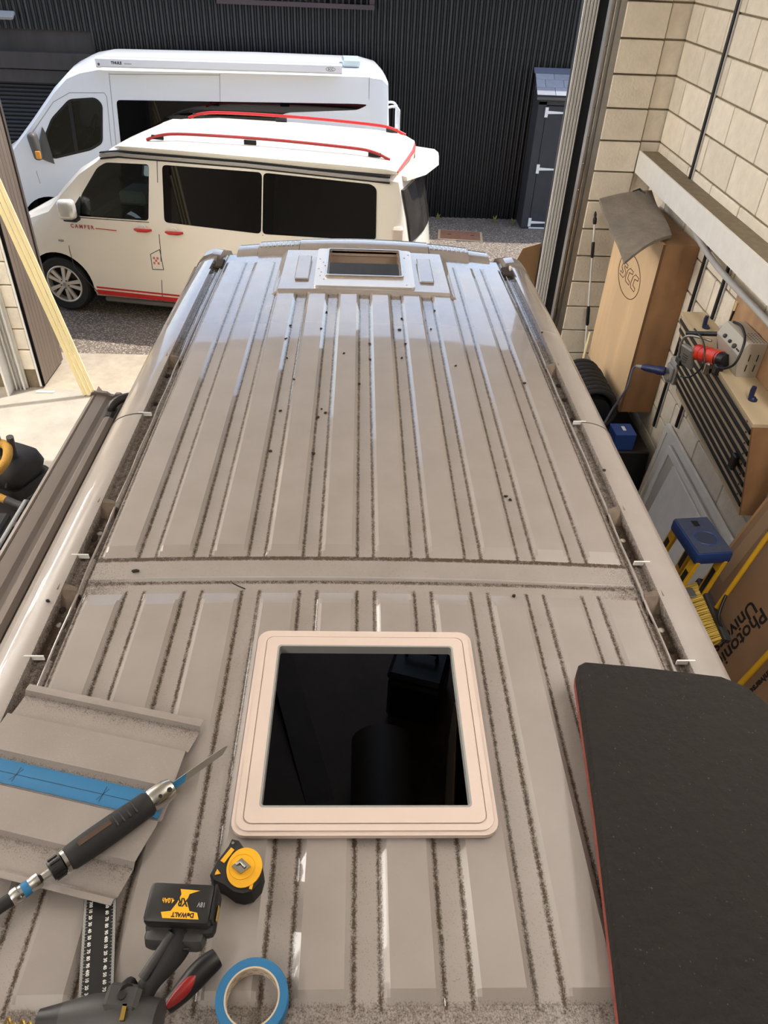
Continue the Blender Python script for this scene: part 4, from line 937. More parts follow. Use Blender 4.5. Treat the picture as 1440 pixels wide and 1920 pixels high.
    G().tube(smoothpath([pb, (1.955, 4.73, 1.50), (1.90, 4.62, 1.40), (1.86, 4.66, 1.22), (1.76, 4.62, 1.02), (1.60, 4.70, .94), (1.54, 4.8, .6), (1.50, 4.7, .02)], 8), .008, 8).ob('cable', mat('cable_grey', rgb(82, 84, 100), .5), dp, 50)
    # striped rack
    R0 = Vector((2.02, 3.80, 1.36))
    rk = root('slatted_rack', 'pale plywood wall rack with rows of black slots', 'rack', R0)
    ya, yb = 3.13, 4.52
    def fr(y): return 2.085 if y > 4 else 1.965        # front line, top
    def face(y, z):                                    # sloping front
        f0 = 1.965+(2.085-1.965)*(y-ya)/(yb-ya); return f0+(2.0-z)*.23
    zb_, zt_ = 1.44, 2.0
    G().loft([[(face(y, zb_), y, zb_), (face(y, zt_), y, zt_), (face(y, zt_)+.018, y, zt_), (face(y, zb_)+.018, y, zb_)] for y in (ya, yb)]).ob('front_board', M_PLYPALE, rk)
    tb = G().loft([[(face(y, zt_)-.006, y, zt_), (wx(y)-.004, y, zt_), (wx(y)-.004, y, zt_+.018), (face(y, zt_)-.006, y, zt_+.018)] for y in (ya-.018, yb)]).ob('top_board', M_PLYPALE, rk)
    for y in (ya-.018, yb-.018): G().loft([[(face(y, zb_), q, zb_), (face(y, zt_), q, zt_), (wx(y)-.006, q, zt_), (wx(y)-.006, q, zb_)] for q in (y, y+.018)]).ob('end_board', M_OSBS, rk)
    G().loft([[(face(y, zb_), y, zb_-.014), (wx(y)-.006, y, zb_-.014), (wx(y)-.006, y, zb_), (face(y, zb_), y, zb_)] for y in (ya, yb)]).ob('bottom_board', M_PLYPALE, rk)
    for i in range(8):
        z = 1.958-i*.066
        G().loft([[(face(y, z+o)-d_, y, z+o) for o, d_ in ((-.0165, .0), (-.014, .006), (.0, .009), (.014, .006), (.0165, 0.0))] for y in (ya+.004, ya+.016, yb-.002)]).ob('black_rail', M_BLACK, rk, 40)
        G().loft([[(face(y, z+o)-.0098, y, z+o) for o in (.001, .005)]+[(face(y, z+o)-.006, y, z+o) for o in (.005, .001)] for y in (ya+.02, yb-.004)]).ob('rail_highlight', M_DGREY, rk)
        G().lathe([(0, 0), (.006, 0), (.006, .003), (0, .003)], 8, frame((face(ya+.03, z+.033)-.001, ya+.06, z+.033), (0, 1, 0), (0, 0, 1))).ob('screw', M_DGREY, rk)
    for y, x in ((4.27, 2.15), (3.36, 2.06)):
        k = G().lathe([(.024, 0), (.024, .008), (.016, .012), (.012, .02)], 14, Matrix.Translation((x, y, zt_+.018))).ob('peg_foot', mat('navy2', rgb(28, 38, 74), .45), rk, 40)
        G().tube([(x-.012, y+.004, zt_+.03), (x-.014, y+.006, zt_+.075), (x-.012, y+.006, zt_+.095)], [.013, .014, .012], 10).ob('peg_handle', MATS['navy2'], k, 50)
    hk = G().box(face(3.24, 1.70)-.04, face(3.24, 1.70)-.012, 3.22, 3.27, 1.66, 1.75, bev=.006).ob('hook', M_BLACK, rk)
    # grey vented power unit
    pu = root('power_unit', 'grey vented metal power unit standing on the striped rack', 'power unit', (2.14, 3.9, zt_+.018))
    x0, x1, y0, y1, z0, z1 = 2.045, wx(3.7)-.03, 3.62, 3.92, zt_+.018, zt_+.215
    G().loft([[(x0+.03, y, z0), (x1, y, z0), (x1, y, z1), (x0+.035, y, z1), (x0, y, z1-.07)] for y in (y0, y1)]).ob('case', mat('beige_metal', rgb(182, 176, 164), .45, var=.05), pu)
    for i in range(7):
        for j in range(5):
            G().lathe([(.0045, 0), (.0045, .0012), (0, .0012)], 6, Matrix.Translation((x0+.072+.019*j, y0+.02+.019*i, z1-.0006))).ob('vent_hole', M_BLACK, pu)
    for i in range(2):
        for j in range(2): G().box(x0+.065+.045*i, x0+.071+.045*i, y0-.0012, y0+.001, z0+.035+.06*j, z0+.075+.06*j).ob('vent_slot', M_BLACK, pu)
    for i, (yy, r) in enumerate(((3.70, .014), (3.76, .010), (3.83, .012))):
        G().lathe([(r, 0), (r, .018), (r*.7, .022)], 12, frame((x0+.016, yy, z1-.055), (0, -1, 0), (.45, 0, .9))).ob('control_knob', M_DGREY, pu, 40)
    G().box(x0+.006, x0+.02, 3.635, 3.68, z1-.10, z1-.05, bev=.004).ob('switch', M_BLACK, pu)
    G().tube(smoothpath([(2.11, 3.90, z1+.005), (2.11, 3.80, z1+.02), (2.075, 3.66, z1-.0), (2.035, 3.60, z1-.10), (2.02, 3.66, z0+.03), (1.99, 3.72, z0)], 6), .007, 8).ob('cable', M_BLACK, pu, 50)
    # red machine head in front of it
    mh = root('jointer', 'red and grey hand machine with black bars clamped on the striped rack', 'power tool', (1.98, 3.86, 1.98))
    G().tube([(1.985, 3.95, 2.005), (2.035, 3.76, 2.055)], .045, 16).ob('red_body', M_ORANGE, mh, 40)
    G().tube([(2.03, 3.775, 2.05), (2.045, 3.72, 2.065)], [.046, .036], 16).ob('motor_cap', M_BLACK, mh, 40)
    for i in range(3): G().tube([(1.985+.012*i, 3.95-.045*i, 2.005+.012*i), (1.987+.012*i, 3.942-.045*i, 2.007+.012*i)], .047, 16).ob('body_band', M_RED, mh, 40)
    G().add(*bbox(.035, .10, .135, .008), frame((1.945, 3.975, 1.965), (.85, .25, .2), (-.2, .95, .0))).ob('grey_head', mat('cast_grey', rgb(128, 126, 122), .45, metal=.3), mh)
    for i in range(5): G().add(*bbox(.002, .045, .004), frame((1.925, 3.965, 1.935+.014*i), (.85, .25, .2), (-.2, .95, .0))).ob('plate_marking', M_DGREY, mh)
    G().tube(smoothpath([(1.93, 4.05, 1.90), (1.925, 4.06, 2.03), (1.955, 4.02, 2.075), (2.02, 3.90, 2.10)], 5), .008, 8).ob('steel_bail', M_STEEL, mh, 50)
    G().tube([(1.96, 4.10, 2.055), (2.06, 3.92, 2.135)], .014, 10).ob('black_bar', M_BLACK, mh, 40)
    G().tube([(2.06, 3.92, 2.135), (2.075, 3.89, 2.06)], .012, 10).ob('black_bar', M_BLACK, mh, 40)
    G().box(1.92, 1.965, 4.0, 4.07, 1.885, 1.925, bev=.006).ob('foot_block', M_BLACK, mh)
    G().box(1.985, 2.03, 3.68, 3.73, 1.99, 2.045, bev=.006).ob('clamp', M_BLACK, mh)
    G().tube(smoothpath([(1.955, 4.02, 2.12), (1.975, 3.9, 2.09), (1.965, 3.80, 2.0), (1.945, 3.86, 1.89), (1.93, 3.95, 1.845)], 6), .005, 7).ob('cord', M_BLACK, mh, 50)
    G().lathe([(.022, 0), (.022, .06), (.012, .07)], 12, Matrix.Translation((2.0, 3.80, 1.945))).ob('glass_cup', M_CHROME, mh, 40)
    # plywood sheet and knife
    pp = G().loft([[(wx(y)-.024, y, 2.022), (wx(y)-.006, y, 2.022), (wx(y)-.006, y, 2.30), (wx(y)-.024, y, 2.30)] for y in (2.9, 4.15)]).ob('plywood_sheet', M_OSB, label='bare plywood sheet fixed to the wall behind the power unit', cat='plywood sheet')
    kn = root('hand_knife', 'small knife with a cream handle hanging on the plywood sheet edge', 'knife', (wx(4.12)-.03, 4.12, 2.12))
    xk = wx(4.12)-.030
    G().tube([(xk, 4.112, 2.20), (xk, 4.108, 2.255)], [.007, .009], 8).ob('handle', M_PINE, kn, 50); G().tube([(xk, 4.112, 2.20), (xk+.002, 4.125, 2.12)], [.008, .004], 8).ob('blade', M_BLACK, kn, 50)
    # white panels leaning on the wall
    def panel(d0, d1, ya, yb, zt, mcol, lab, frame_=True):
        p = root('leaning_sheet', lab, 'sheet', (wx(3.9)-.1-d1, 3.9, 0))
        def P(y, t, off): return (wx(y)-d1+(d1-d0)*t-off, y, zt*t)
        def slab(a, b, t0, t1, o0, o1, name, m):
            return G().loft([[P(y, t0, o0), P(y, t1, o0), P(y, t1, o1), P(y, t0, o1)] for y in (a, b)]).ob(name, m, p)
        slab(ya, yb, 0, 1, 0, .012, 'board', mcol)
        if frame_:
            slab(yb-.05, yb, 0, 1, .012, .020, 'edge_strip', M_WHITE_METAL); slab(ya, yb-.05, .96, 1, .012, .020, 'edge_strip', M_WHITE_METAL)
        G().lathe([(.008, 0), (.008, .003), (0, .003)], 8, frame(P(yb-.6, .92, .0125), (0, 1, 0), (.1, 0, 1))).ob('screw_hole', M_DGREY, p)
        return p
    panel(.02, .12, 2.6, 4.50, 1.19, M_WHITE_METAL, 'tall white edged panel at the back of the leaning stack, against the block wall')
    panel(.05, .19, 2.6, 4.30, 1.13, mat('panel_grey', rgb(190, 184, 176), .6), 'pale grey panel in the middle of the leaning stack', True)
    panel(.085, .26, 2.6, 4.08, 1.10, M_WHITE_METAL, 'plain white board at the front of the leaning stack', False)
    # folded ladder
    ld = root('step_ladder', 'yellow step ladder with a blue moulded top, beside the white panels', 'ladder', (1.8, 2.9, 0))
    Tl = frame((1.805, 2.905, 1.45), (.26, .35, 0), (-.35, .26, 0)); ex = Vector((.17, .03, 0)); ey = Vector((0, .30, 0))
    Tl = frame((1.81, 2.925, 1.45), (1, .10, 0), (-.10, 1, 0))
    tp = G().add(*bbox(.20, .30, .075, .014, 2), Tl @ Matrix.Translation((0, 0, -.037))).ob('top_cap', M_BLUE, ld, 40)
    G().add(*bbox(.185, .285, .006, .002), Tl @ Matrix.Translation((0, 0, .001))).ob('tread_plate', M_BLUETOP, tp)
    G().lathe([(.058, 0), (.062, .003), (.066, .0)], 28, Tl @ Matrix.Translation((0, -.03, .0045)) @ Matrix.Diagonal((1.0, .85, 1, 1)), caps=False).ob('tool_ring', M_BLUE, tp, 50)
    G().lathe([(.058, .0005), (0, .0005)], 28, Tl @ Matrix.Translation((0, -.03, .0045)) @ Matrix.Diagonal((1.0, .85, 1, 1)), caps=False).ob('tool_recess', mat('blue_dark', rgb(52, 60, 80), .6), tp)
    G().add(*bbox(.035, .045, .004, .001), Tl @ Matrix.Translation((.0, .09, .004))).ob('slot', M_BLACK, tp)
    for sx in (-1, 1):
        for sy in (-1, 1):
            top = Tl @ Vector((sx*.075, sy*.12, -.06)); bot = Vector((1.50+sx*.09, 2.70, 0)) if sy < 0 else Vector((1.74+sx*.12, 3.30, 0))
            ax = (bot-top).normalized(); T2 = frame(top, ax, (1, 0, 0)); L_ = (bot-top).length
            rl = G().box(0, L_, -.011, .011, -.032, .032, T2, bev=.003).ob('rail', M_YELLOW, ld)
            G().box(.08, .34, -.0125, .0125, -.018, .018, T2).ob('rail_label', M_BLACK, rl)
    for i in range(4):
        t = .18+.2*i; zz = 1.39*(1-t); w = .078+.01*t; y = 2.805-.105*t; xc = 1.81-.31*t
        G().box(xc-w, xc+w, y-.02, y+.05, zz-.012, zz+.012, bev=.003).ob('step', M_STEEL, ld)
    # long printed carton
    n = Vector((-.966, .0387, .2546)).normalized(); P0 = Vector((2.082, 2.95, 1.694)); up = Vector((.181, 0, .687)).normalized(); al = Vector((.04, 1, 0)).normalized()
    Tc = frame(P0, -al, -up)                            # x: towards the camera, y: down
    Tc = Matrix((-al, up, (-al).cross(up))).transposed().to_4x4(); 
    zn = (-al).cross(up); 
    if zn.dot(n) < 0: zn = -zn
    Tc = Matrix((-al, up, zn)).transposed().to_4x4(); Tc.translation = P0
    cb = root('printed_carton', 'large flat brown carton with black lettering leaning on the right wall', 'carton', M=Tc)
    G().box(0, 1.75, -1.74, .11, -.045, 0, Tc, bev=.003).ob('carton', M_CARD2, cb)
    G().box(-.001, .018, -1.74, .11, -.046, .002, Tc, bev=.001).ob('carton_edge', M_CARD, cb)
    def ctext(s, px, py, size):
        tx = frame(Tc @ Vector((px, py, .0008)), -(up), -al)     # reads downwards, tops towards the camera
        if tx.to_3x3().col[2].dot(n) < 0: tx = tx @ Matrix.Rotation(math.pi, 4, 'X')
        return text(s, 'lettering', size, mat('print_black', rgb(30, 26, 24), .8), cb, tx, .0003, 'LEFT', 1.0, .002)
    ctext('Photonic', .455, -.355, .115); ctext('Universe', .375, -.385, .115)
    ctext('photonicuniverse.com', .74, -.30, .05)
    G().box(.06, .14, -.5, -.0, .0003, .001, Tc).ob('tape_strip', mat('clear_tape', rgb(170, 142, 112), .25), cb)
    bw = root('push_broom', 'broom with yellow bristles and a yellow handle in front of the printed carton', 'broom', (1.85, 2.66, 1.05))
    h0, h1 = Vector((1.862, 2.87, 1.165)), Vector((1.850, 2.46, 1.150))
    ax = (h1-h0).normalized(); Tw = frame((h0+h1)/2, ax, (-.95, 0, .25))
    G().box(-.215, .215, -.022, .022, -.018, .018, Tw, bev=.006).ob('head', M_DGREY, bw)
    br = G().box(-.03, .03, -.02, .02, .012, .055, Tw, bev=.006).ob('socket', M_BLACK, bw)
    for i in range(40):
        for j in range(3):
            u = -.205+.0105*i; q = h0+(h1-h0)*((u+.215)/.43)
            tip = q+Vector((-.075-.012*j+random.uniform(-.006, .006), random.uniform(-.008, .008), -.085+.022*j))
            G().tube([q+Vector((-.012, 0, -.008+.006*j)), tip], [.0042, .0052], 5).ob('bristle_tuft', M_BRISTLE, bw)
    dr = Vector((1.986-1.869, 2.691-2.65, 1.643-1.204)).normalized(); s0 = Vector((1.866, 2.655, 1.18))
    G().tube([s0, s0+dr*.72], .0125, 10).ob('handle', M_YELLOW, bw, 50); G().tube([s0+dr*.50, s0+dr*.72], .016, 10).ob('grip', M_BLACK, bw, 50)
    G().tube(smoothpath([s0+dr*.10, s0+Vector((-.03, -.08, .03)), s0+Vector((-.015, -.13, -.02))], 5), .008, 8).ob('brace', M_BLACK, bw, 50)
    pl = G().tube([(1.565, 2.235, .0), (1.852, 2.227, 1.127), (2.085, 2.22, 2.02)], .014, 10).ob('yellow_pole', M_YELLOW, smooth=50, label='plain yellow pole leaning on the carton, nearest to the camera', cat='pole')
    # cardboard by the door jamb
    cd = root('cardboard_flat', 'tan cardboard folded flat, standing by the door jamb', 'cardboard', (1.66, 7.2, 0))
    G().prism([(0, 0), (.22, 0), (.24, 1.60), (.06, 1.55), (0, 1.40)], -.004, .004, frame((1.50, 7.10, 0), (1, .12, 0), (0, 0, 1))).ob('front_leaf', M_CARD, cd)
    G().prism([(0, 0), (.15, 0), (.12, 1.22), (0, 1.36)], -.004, .004, frame((1.46, 7.16, 0), (.4, -.5, 0), (0, 0, 1))).ob('side_leaf', M_CARD2, cd)
M_OSBS = mat('cabinet_side_ply', rgb(168, 126, 88), .6, var=.15, vs=4, wood=True)
right_side()

# ------------------------------------------------------------------ left of the van, inside the garage
def left_side():
    for i, x in enumerate((-2.84, -2.79, -2.74)):
        a = Vector((x, 6.80, 0)); k_ = (3.282+x)/(3.282-2.84); b = Vector((-3.282, 6.80+.185*k_, 1.84*k_)); ax = (b-a).normalized()
        T = frame(a, ax, (1, .3, 0)); 
        o = G().box(0.012, (b-a).length, -.018, .018, -.018, .018, T, bev=.002).ob('timber_batten', M_PINE, label='pale pine batten leaning on the boarded door reveal, '+('leftmost of three', 'middle of three', 'rightmost of three')[i], cat='batten', group='pine battens by the door')
    st = G().box(-3.36, -3.18, 6.84, 6.87, 0, .012, bev=.003).ob('floor_bracket', M_WHITE_METAL, label='white metal bracket on the floor at the foot of the door guide', cat='bracket')
    # vacuum with yellow hose
    v = root('shop_vacuum', 'black workshop vacuum with a bag and tubes, left of the van', 'vacuum', (-2.72, 4.75, 0))
    T = frame((-2.70, 4.74, 0), (.9, -.35, 0), (.35, .9, 0))
    G().loft([[(w*x*.5, w*y*.5, z) for x, y in rrect(-1, 1, -1, 1, .3, 3)] for z, w in ((.06, .36), (.10, .42), (.40, .44), (.46, .40))], T).ob('tank', M_BLACK, v, 40)
    G().box(-.225, .225, -.225, .225, .36, .385, T, bev=.01).ob('rim', M_DGREY, v)
    G().loft([[(w*x*.5, w*y*.5+dy, z) for x, y in rrect(-1, 1, -1, 1, .5, 4)] for z, w, dy in ((.46, .36, 0), (.54, .40, .01), (.62, .34, .02), (.68, .2, .03))], T).ob('bag', M_BLACKSOFT, v, 60)
    for k in range(5): G().tube(smoothpath([T @ Vector((-.15+.07*k, -.2, .50)), T @ Vector((-.13+.06*k, -.05, .66)), T @ Vector((-.1+.05*k, .12, .62))], 5), .012, 6).ob('bag_fold', M_BLACKSOFT, v, 60)
    G().box(.20, .228, -.03, .02, .24, .30, T, bev=.004).ob('latch', M_DGREY, v)
    for cx, cy in ((.17, .17), (-.17, .17), (.17, -.17), (-.17, -.17)): G().lathe([(.035, 0), (.04, .02), (.035, .06)], 12, T @ Matrix.Translation((cx, cy, 0))).ob('castor', M_BLACK, v, 40)
    G().tube([(-2.63, 4.70, .55), (-2.585, 4.66, .86)], .026, 14).ob('tube', M_DGREY, v, 50); G().tube([(-2.72, 4.72, .55), (-2.68, 4.66, .88)], .024, 14).ob('tube', M_DGREY, v, 50)
    h = smoothpath([(-2.86, 4.42, .60), (-2.70, 4.43, .66), (-2.61, 4.49, .72), (-2.59, 4.57, .77), (-2.64, 4.65, .80), (-2.82, 4.68, .80)], 10)
    hs = G(); hs.tube(h, .034, 12); hs.ob('yellow_hose', M_HOSE, v, 60)
    h2 = [(-3.0, 4.52, .56), (-2.72, 4.40, .53), (-2.60, 4.36, .50)]
    G().tube(smoothpath(h2, 8), .030, 12).ob('yellow_hose', M_HOSE, v, 60); G().tube([h2[-1], (-2.53, 4.345, .47), (-2.46, 4.33, .45)], [.034, .036, .032], 14).ob('hose_cuff', M_DGREY, v, 50)
    t = root('tool_trolley', 'dark grey tool trolley below the vacuum hose at the left edge', 'trolley', (-2.7, 3.9, 0))
    G().box(-3.1, -2.35, 3.62, 4.22, .34, .42, bev=.01).ob('tray', M_DGREY, t); G().box(-3.1, -2.35, 3.62, 4.22, .10, .16, bev=.01).ob('shelf', M_DGREY, t)
    for x, y in ((-3.08, 3.64), (-3.08, 4.20), (-2.37, 3.64), (-2.37, 4.20)): G().box(x-.02, x+.02, y-.02, y+.02, 0, .62, bev=.004).ob('post', M_DGREY, t)
    for x in (-3.08, -2.37): G().tube([(x, 3.64, .62), (x, 4.20, .62)], .014, 8).ob('rail', M_GREY, t, 50)
    k = root('black_case', 'black plastic case lying on the tool trolley', 'case', (-2.7, 3.92, .42))
    G().box(-2.98, -2.46, 3.70, 4.12, .42, .52, bev=.015).ob('base', M_BLACK, k); G().box(-2.98, -2.46, 3.70, 4.12, .52, .58, bev=.015).ob('lid', M_BLACKSOFT, k)
    G().tube(smoothpath([(-2.80, 3.70, .50), (-2.80, 3.66, .50), (-2.64, 3.66, .50), (-2.64, 3.70, .50)], 4), .010, 8).ob('handle', M_DGREY, k, 50)
left_side()

# ------------------------------------------------------------------ the yard
def wheel(parent, T, R=.335, rim=.225, spokes=5, alloy=True):
    """axis along local z of T, outer face towards -z"""
    w = G().lathe([(rim, -.085), (R-.03, -.10), (R-.008, -.085), (R, -.05), (R, .06), (R-.01, .10), (rim, .10)], 40, T, caps=False).ob('wheel', M_TYRE, parent, 40)
    d = G().lathe([(rim+.004, -.088), (rim-.006, -.094), (rim-.018, -.088), (rim-.022, .0), (rim-.022, .09), (rim+.004, .10)], 40, T, caps=False).ob('rim', M_ALLOY, w, 40)
    G().lathe([(0, -.01), (rim-.02, -.01)], 30, T, caps=False).ob('wheel_back', M_BLACK, w)
    if alloy:
        for k in range(spokes):
            for s in (-1, 1):
                a = 2*math.pi*k/spokes+s*.20
                G().prism([(.035, -.016), (rim-.012, -.024), (rim-.012, .024), (.035, .016)], -.082, -.055, T @ Matrix.Rotation(a, 4, 'Z') @ Matrix.Translation((0, s*.004, 0))).ob('spoke', M_ALLOY, w)
        G().lathe([(0, -.088), (.03, -.087), (.055, -.078), (.055, -.05)], 20, T, caps=False).ob('hub', M_ALLOY, w, 40)
        G().lathe([(0, -.0895), (.022, -.0893)], 20, T, caps=False).ob('hub_emblem', M_GREY, w)
        for k in range(5):
            a = 2*math.pi*k/5+.3; G().lathe([(.008, -.09), (.008, -.07)], 8, T @ Matrix.Translation((.052*math.cos(a), .052*math.sin(a), 0))).ob('wheel_nut', M_DGREY, w)
    else:
        G().lathe([(0, -.09), (.07, -.088), (.12, -.07), (rim-.02, -.075)], 30, T, caps=False).ob('hub_cap', M_GREY, w, 40)
    return w
def vring(x, w, zb, zl, wu, zu, zt, yc):
    h = [(w-.07, zb), (w, zb+.09), (w+.006, (zb+zl)*.5), (w, zl), (wu, zu), (wu-.07, zu+(zt-zu)*.55), ((wu-.07)*.5, zu+(zt-zu)*.9), (0, zt)]
    L = [(x, yc-a, z) for a, z in h]; return L+[(x, yc+a, z) for a, z in h[-2::-1]]
def side_patch(g, pts, ins, off, T, th=.006, yc=None, far=False):
    """polygon on the sloping side; pts (x, z)"""
    def P(x, z, o):
        y = ins(z)-o
        return T @ Vector((x, y if not far else 2*yc-y, z))
    n = len(pts); v = [P(x, z, off) for x, z in pts]+[P(x, z, off-th) for x, z in pts]
    f = [list(range(n)), list(range(n, 2*n))[::-1]]+[[i, n+i, n+(i+1) % n, (i+1) % n] for i in range(n)]
    return g.add(v, f)
def line_strip(pts, w):
    """thin polygon strips along a polyline in (x, z)"""
    out = []
    for (a, b), (c, d) in zip(pts, pts[1:]):
        L = math.hypot(c-a, d-b); nx, nz = -(d-b)/L*w/2, (c-a)/L*w/2
        out.append([(a+nx, b+nz), (c+nx, d+nz), (c-nx, d-nz), (a-nx, b-nz)])
    return out
def roundpoly(pts, r=.05, n=4):
    out = []; N = len(pts)
    for i in range(N):
        p = Vector(pts[i]); a = Vector(pts[i-1]); b = Vector(pts[(i+1) % N])
        da = (a-p); db = (b-p); q = min(r, da.length*.45, db.length*.45)
        A = p+da.normalized()*q; B = p+db.normalized()*q
        for k in range(n+1):
            t = k/n; out.append(tuple(A*(1-t)**2+p*2*t*(1-t)+B*t*t))
    return out
def camper():
    a = math.radians(10); T = frame((-3.665, 8.945, -.008), (math.cos(a), -math.sin(a), 0), (math.sin(a), math.cos(a), 0))
    c = root('camper_van', 'cream camper van with red stripes, red roof rails and dark side windows', 'camper van', M=T)
    YC = .95
    ins = lambda z: (z-1.1)*.17 if z > 1.1 else -.0065*max(0.0, 1-abs(z-.66)/.44)
    def wu(z): return .95-ins(z)
    st = [(-.95, .66, .34, .55, .60, .64, .68), (-.88, .80, .26, .62, .72, .78, .84), (-.66, .90, .24, .80, .83, .93, .98), (-.30, .945, .22, .98, .88, 1.09, 1.16), (.0, .95, .22, 1.06, .905, 1.20, 1.29), (.22, .95, .22, 1.1, wu(1.42), 1.42, 1.52), (.45, .95, .22, 1.1, wu(1.63), 1.63, 1.72), (.75, .95, .22, 1.1, wu(1.815), 1.815, 1.88), (1.1, .95, .22, 1.1, wu(1.86), 1.86, 1.92), (2.5, .95, .22, 1.1, wu(1.855), 1.855, 1.92), (3.85, .95, .22, 1.1, wu(1.835), 1.835, 1.90), (4.07, .94, .24, 1.1, .80, 1.80, 1.86), (4.15, .925, .28, 1.12, .82, 1.42, 1.46), (4.21, .91, .32, .95, .85, 1.05, 1.07), (4.26, .88, .34, .55, .84, .62, .63)]
    def bulge(x, y): return x+.17*(1-((y-YC)/.95)**2)*max(0, min(1, (x-3.95)/.27))
    def bl(ring): return [(bulge(x, y), y, z) for x, y, z in ring]
    b = G().loft([bl(vring(*t, YC)) for t in st], T).ob('body', M_CREAM, c)
    inner = []
    for x, w, zb, zl, w_, zu, zt in st[4:12]: inner.append((x+.06 if x < .5 else x-.04, w-.07, .42, zl, w_-.06, zu-.05, zt-.06))
    cav = G().loft([vring(*t, YC) for t in inner], T)
    cuts = [(cav, M_DARKIN)]
    for x in (0.0, 3.02):
        cuts.append((G().lathe([(.40, -.2), (.40, .32)], 36, T @ Matrix.Translation((x, 0, .345)) @ Matrix.Rotation(-math.pi/2, 4, 'X')), M_BLACK))
        cuts.append((G().lathe([(.40, -.2), (.40, .32)], 36, T @ Matrix.Translation((x, 1.9, .345)) @ Matrix.Rotation(math.pi/2, 4, 'X')), M_BLACK))
    dw = roundpoly([(.378, 1.19), (1.235, 1.205), (1.297, 1.79), (.79, 1.775), (.68, 1.715), (.45, 1.42)], .04)
    XZ = T @ frame((0, 0, 0), (1, 0, 0), (0, 0, 1))
    cuts.append((G().prism(dw, -2.1, .2, XZ), M_BLACK))
    cuts.append((G().prism([(.08, 1.30), (.70, 1.815), (.62, 1.98), (-.10, 1.45)], -1.62, -.28, XZ), M_BLACK))
    cut(b, cuts)
    G().prism([(-.95, .22), (4.1, .22), (4.1, .46), (-.9, .46)], -1.86, -.04, XZ) if False else None
    G().box(.05, 4.0, .09, 1.81, .40, .46, T).ob('cabin_floor', M_DARKIN, c)
    # glazing
    for far in (False, True):
        g = side_patch(G(), dw, ins, -.006, T, .004, YC, far); g.ob('door_glass', M_GLASS, c)
        for P, nm in (([(1.449, 1.797), (2.588, 1.799), (2.566, 1.172), (1.425, 1.205)], 'side_window'), ([(2.604, 1.799), (3.80, 1.77), (3.862, 1.73), (3.882, 1.225), (3.83, 1.20), (2.582, 1.172)], 'side_window')):
            side_patch(G(), roundpoly(P, .05), ins, .004, T, .008, YC, far).ob(nm, M_TINT, c)
    rp = [(.378, 1.19), (1.235, 1.205), (1.297, 1.79), (.79, 1.775), (.68, 1.715), (.45, 1.42)]
    G().add([T @ Vector(p) for p in ((.07, .28, 1.31), (.07, 1.62, 1.31), (.68, 1.56, 1.83), (.68, .34, 1.83))], [[0, 1, 2, 3]]).ob('windscreen', M_GLASS, c)
    # door seams and trims
    for P in ([(.215, 1.19), (.186, .77), (.20, .58), (.43, .30)], [(1.394, 1.83), (1.346, 1.054), (1.336, .87), (1.26, .24)], [(1.204, .826), (1.326, .892), (1.341, .655), (1.201, .647), (1.204, .826)], [(2.585, 1.165), (2.585, .30)], [(.36, 1.175), (1.24, 1.19)]):
        for q in line_strip(P, .008): side_patch(G(), q, ins, .002, T, .004).ob('panel_seam', M_WBLACK, c)
    for za, zb in ((.366, .346), (.325, .270)):
        side_patch(G(), [(.43, za), (4.0, za-.03), (4.0, zb-.03), (.44, zb)], lambda z: -.002, .004, T, .004).ob('red_stripe', M_RED, c)
    for x in (1.156, 1.533):
        h = G().tube([T @ Vector(p) for p in ((x-.105, .005, 1.098), (x-.05, -.028, 1.102), (x+.05, -.028, 1.104), (x+.105, .005, 1.106))], [.012, .019, .019, .012], 10).ob('door_handle', M_RED, c, 50)
        G().lathe([(.045, -.002), (.040, .006), (0, .008)], 16, T @ Matrix.Translation((x, 0, 1.12)) @ Matrix.Rotation(math.pi/2, 4, 'X')).ob('handle_dish', M_CREAM, h, 50)
    text('CAMPER', 'lettering', .062, mat('letter_red', rgb(168, 62, 56), .5), c, XZ @ Matrix.Translation((.268, 1.058, .0062)), .0005, 'LEFT', .95, 0.001, 1.45)
    side_patch(G(), line_strip([(.575, 1.072), (.83, 1.068)], .008)[0], lambda z: -.002, .004, T, .004).ob('lettering_line', M_RED, c)
    for dx, dz in ((-.022, .03), (.022, .03), (0, .0), (-.026, -.03), (.026, -.03)): G().add(*bbox(.026, .004, .028, .001), T @ Matrix.Translation((1.262+dx, -.004, .755+dz))).ob('flap_emblem', mat('faded_red', rgb(206, 108, 104), .5), c)
    G().tube([T @ Vector((.075, -.004, .893)), T @ Vector((.135, -.004, .893))], .012, 8).ob('side_repeater', M_GREY, c, 50)
    # roof rail/gutter bands
    for zz, m, hh, oo in ((1.838, M_BLACK, .014, .006), (1.868, M_SILVER, .030, .016), (1.898, M_BLACK, .014, .010)):
        g = G(); rr = []
        for x, dz in ((.73, -.03), (.95, .0), (2.4, -.004), (4.0, -.045)):
            y = ins(zz+dz)-oo; rr.append([T @ Vector((x, y, zz+dz-hh/2)), T @ Vector((x, y, zz+dz+hh/2)), T @ Vector((x, y+.05, zz+dz+hh/2)), T @ Vector((x, y+.05, zz+dz-hh/2))])
        g.loft(rr).ob('gutter_rail', m, c, 40)
    # pop top
    def pring(x, w, z0, z1, z2): 
        h = [(w, z0), (w+.006, z1), (w-.10, z2-.035), (w-.32, z2-.008), (0, z2)]
        L = [(x, YC-q, z) for q, z in h]; return L+[(x, YC+q, z) for q, z in h[-2::-1]]
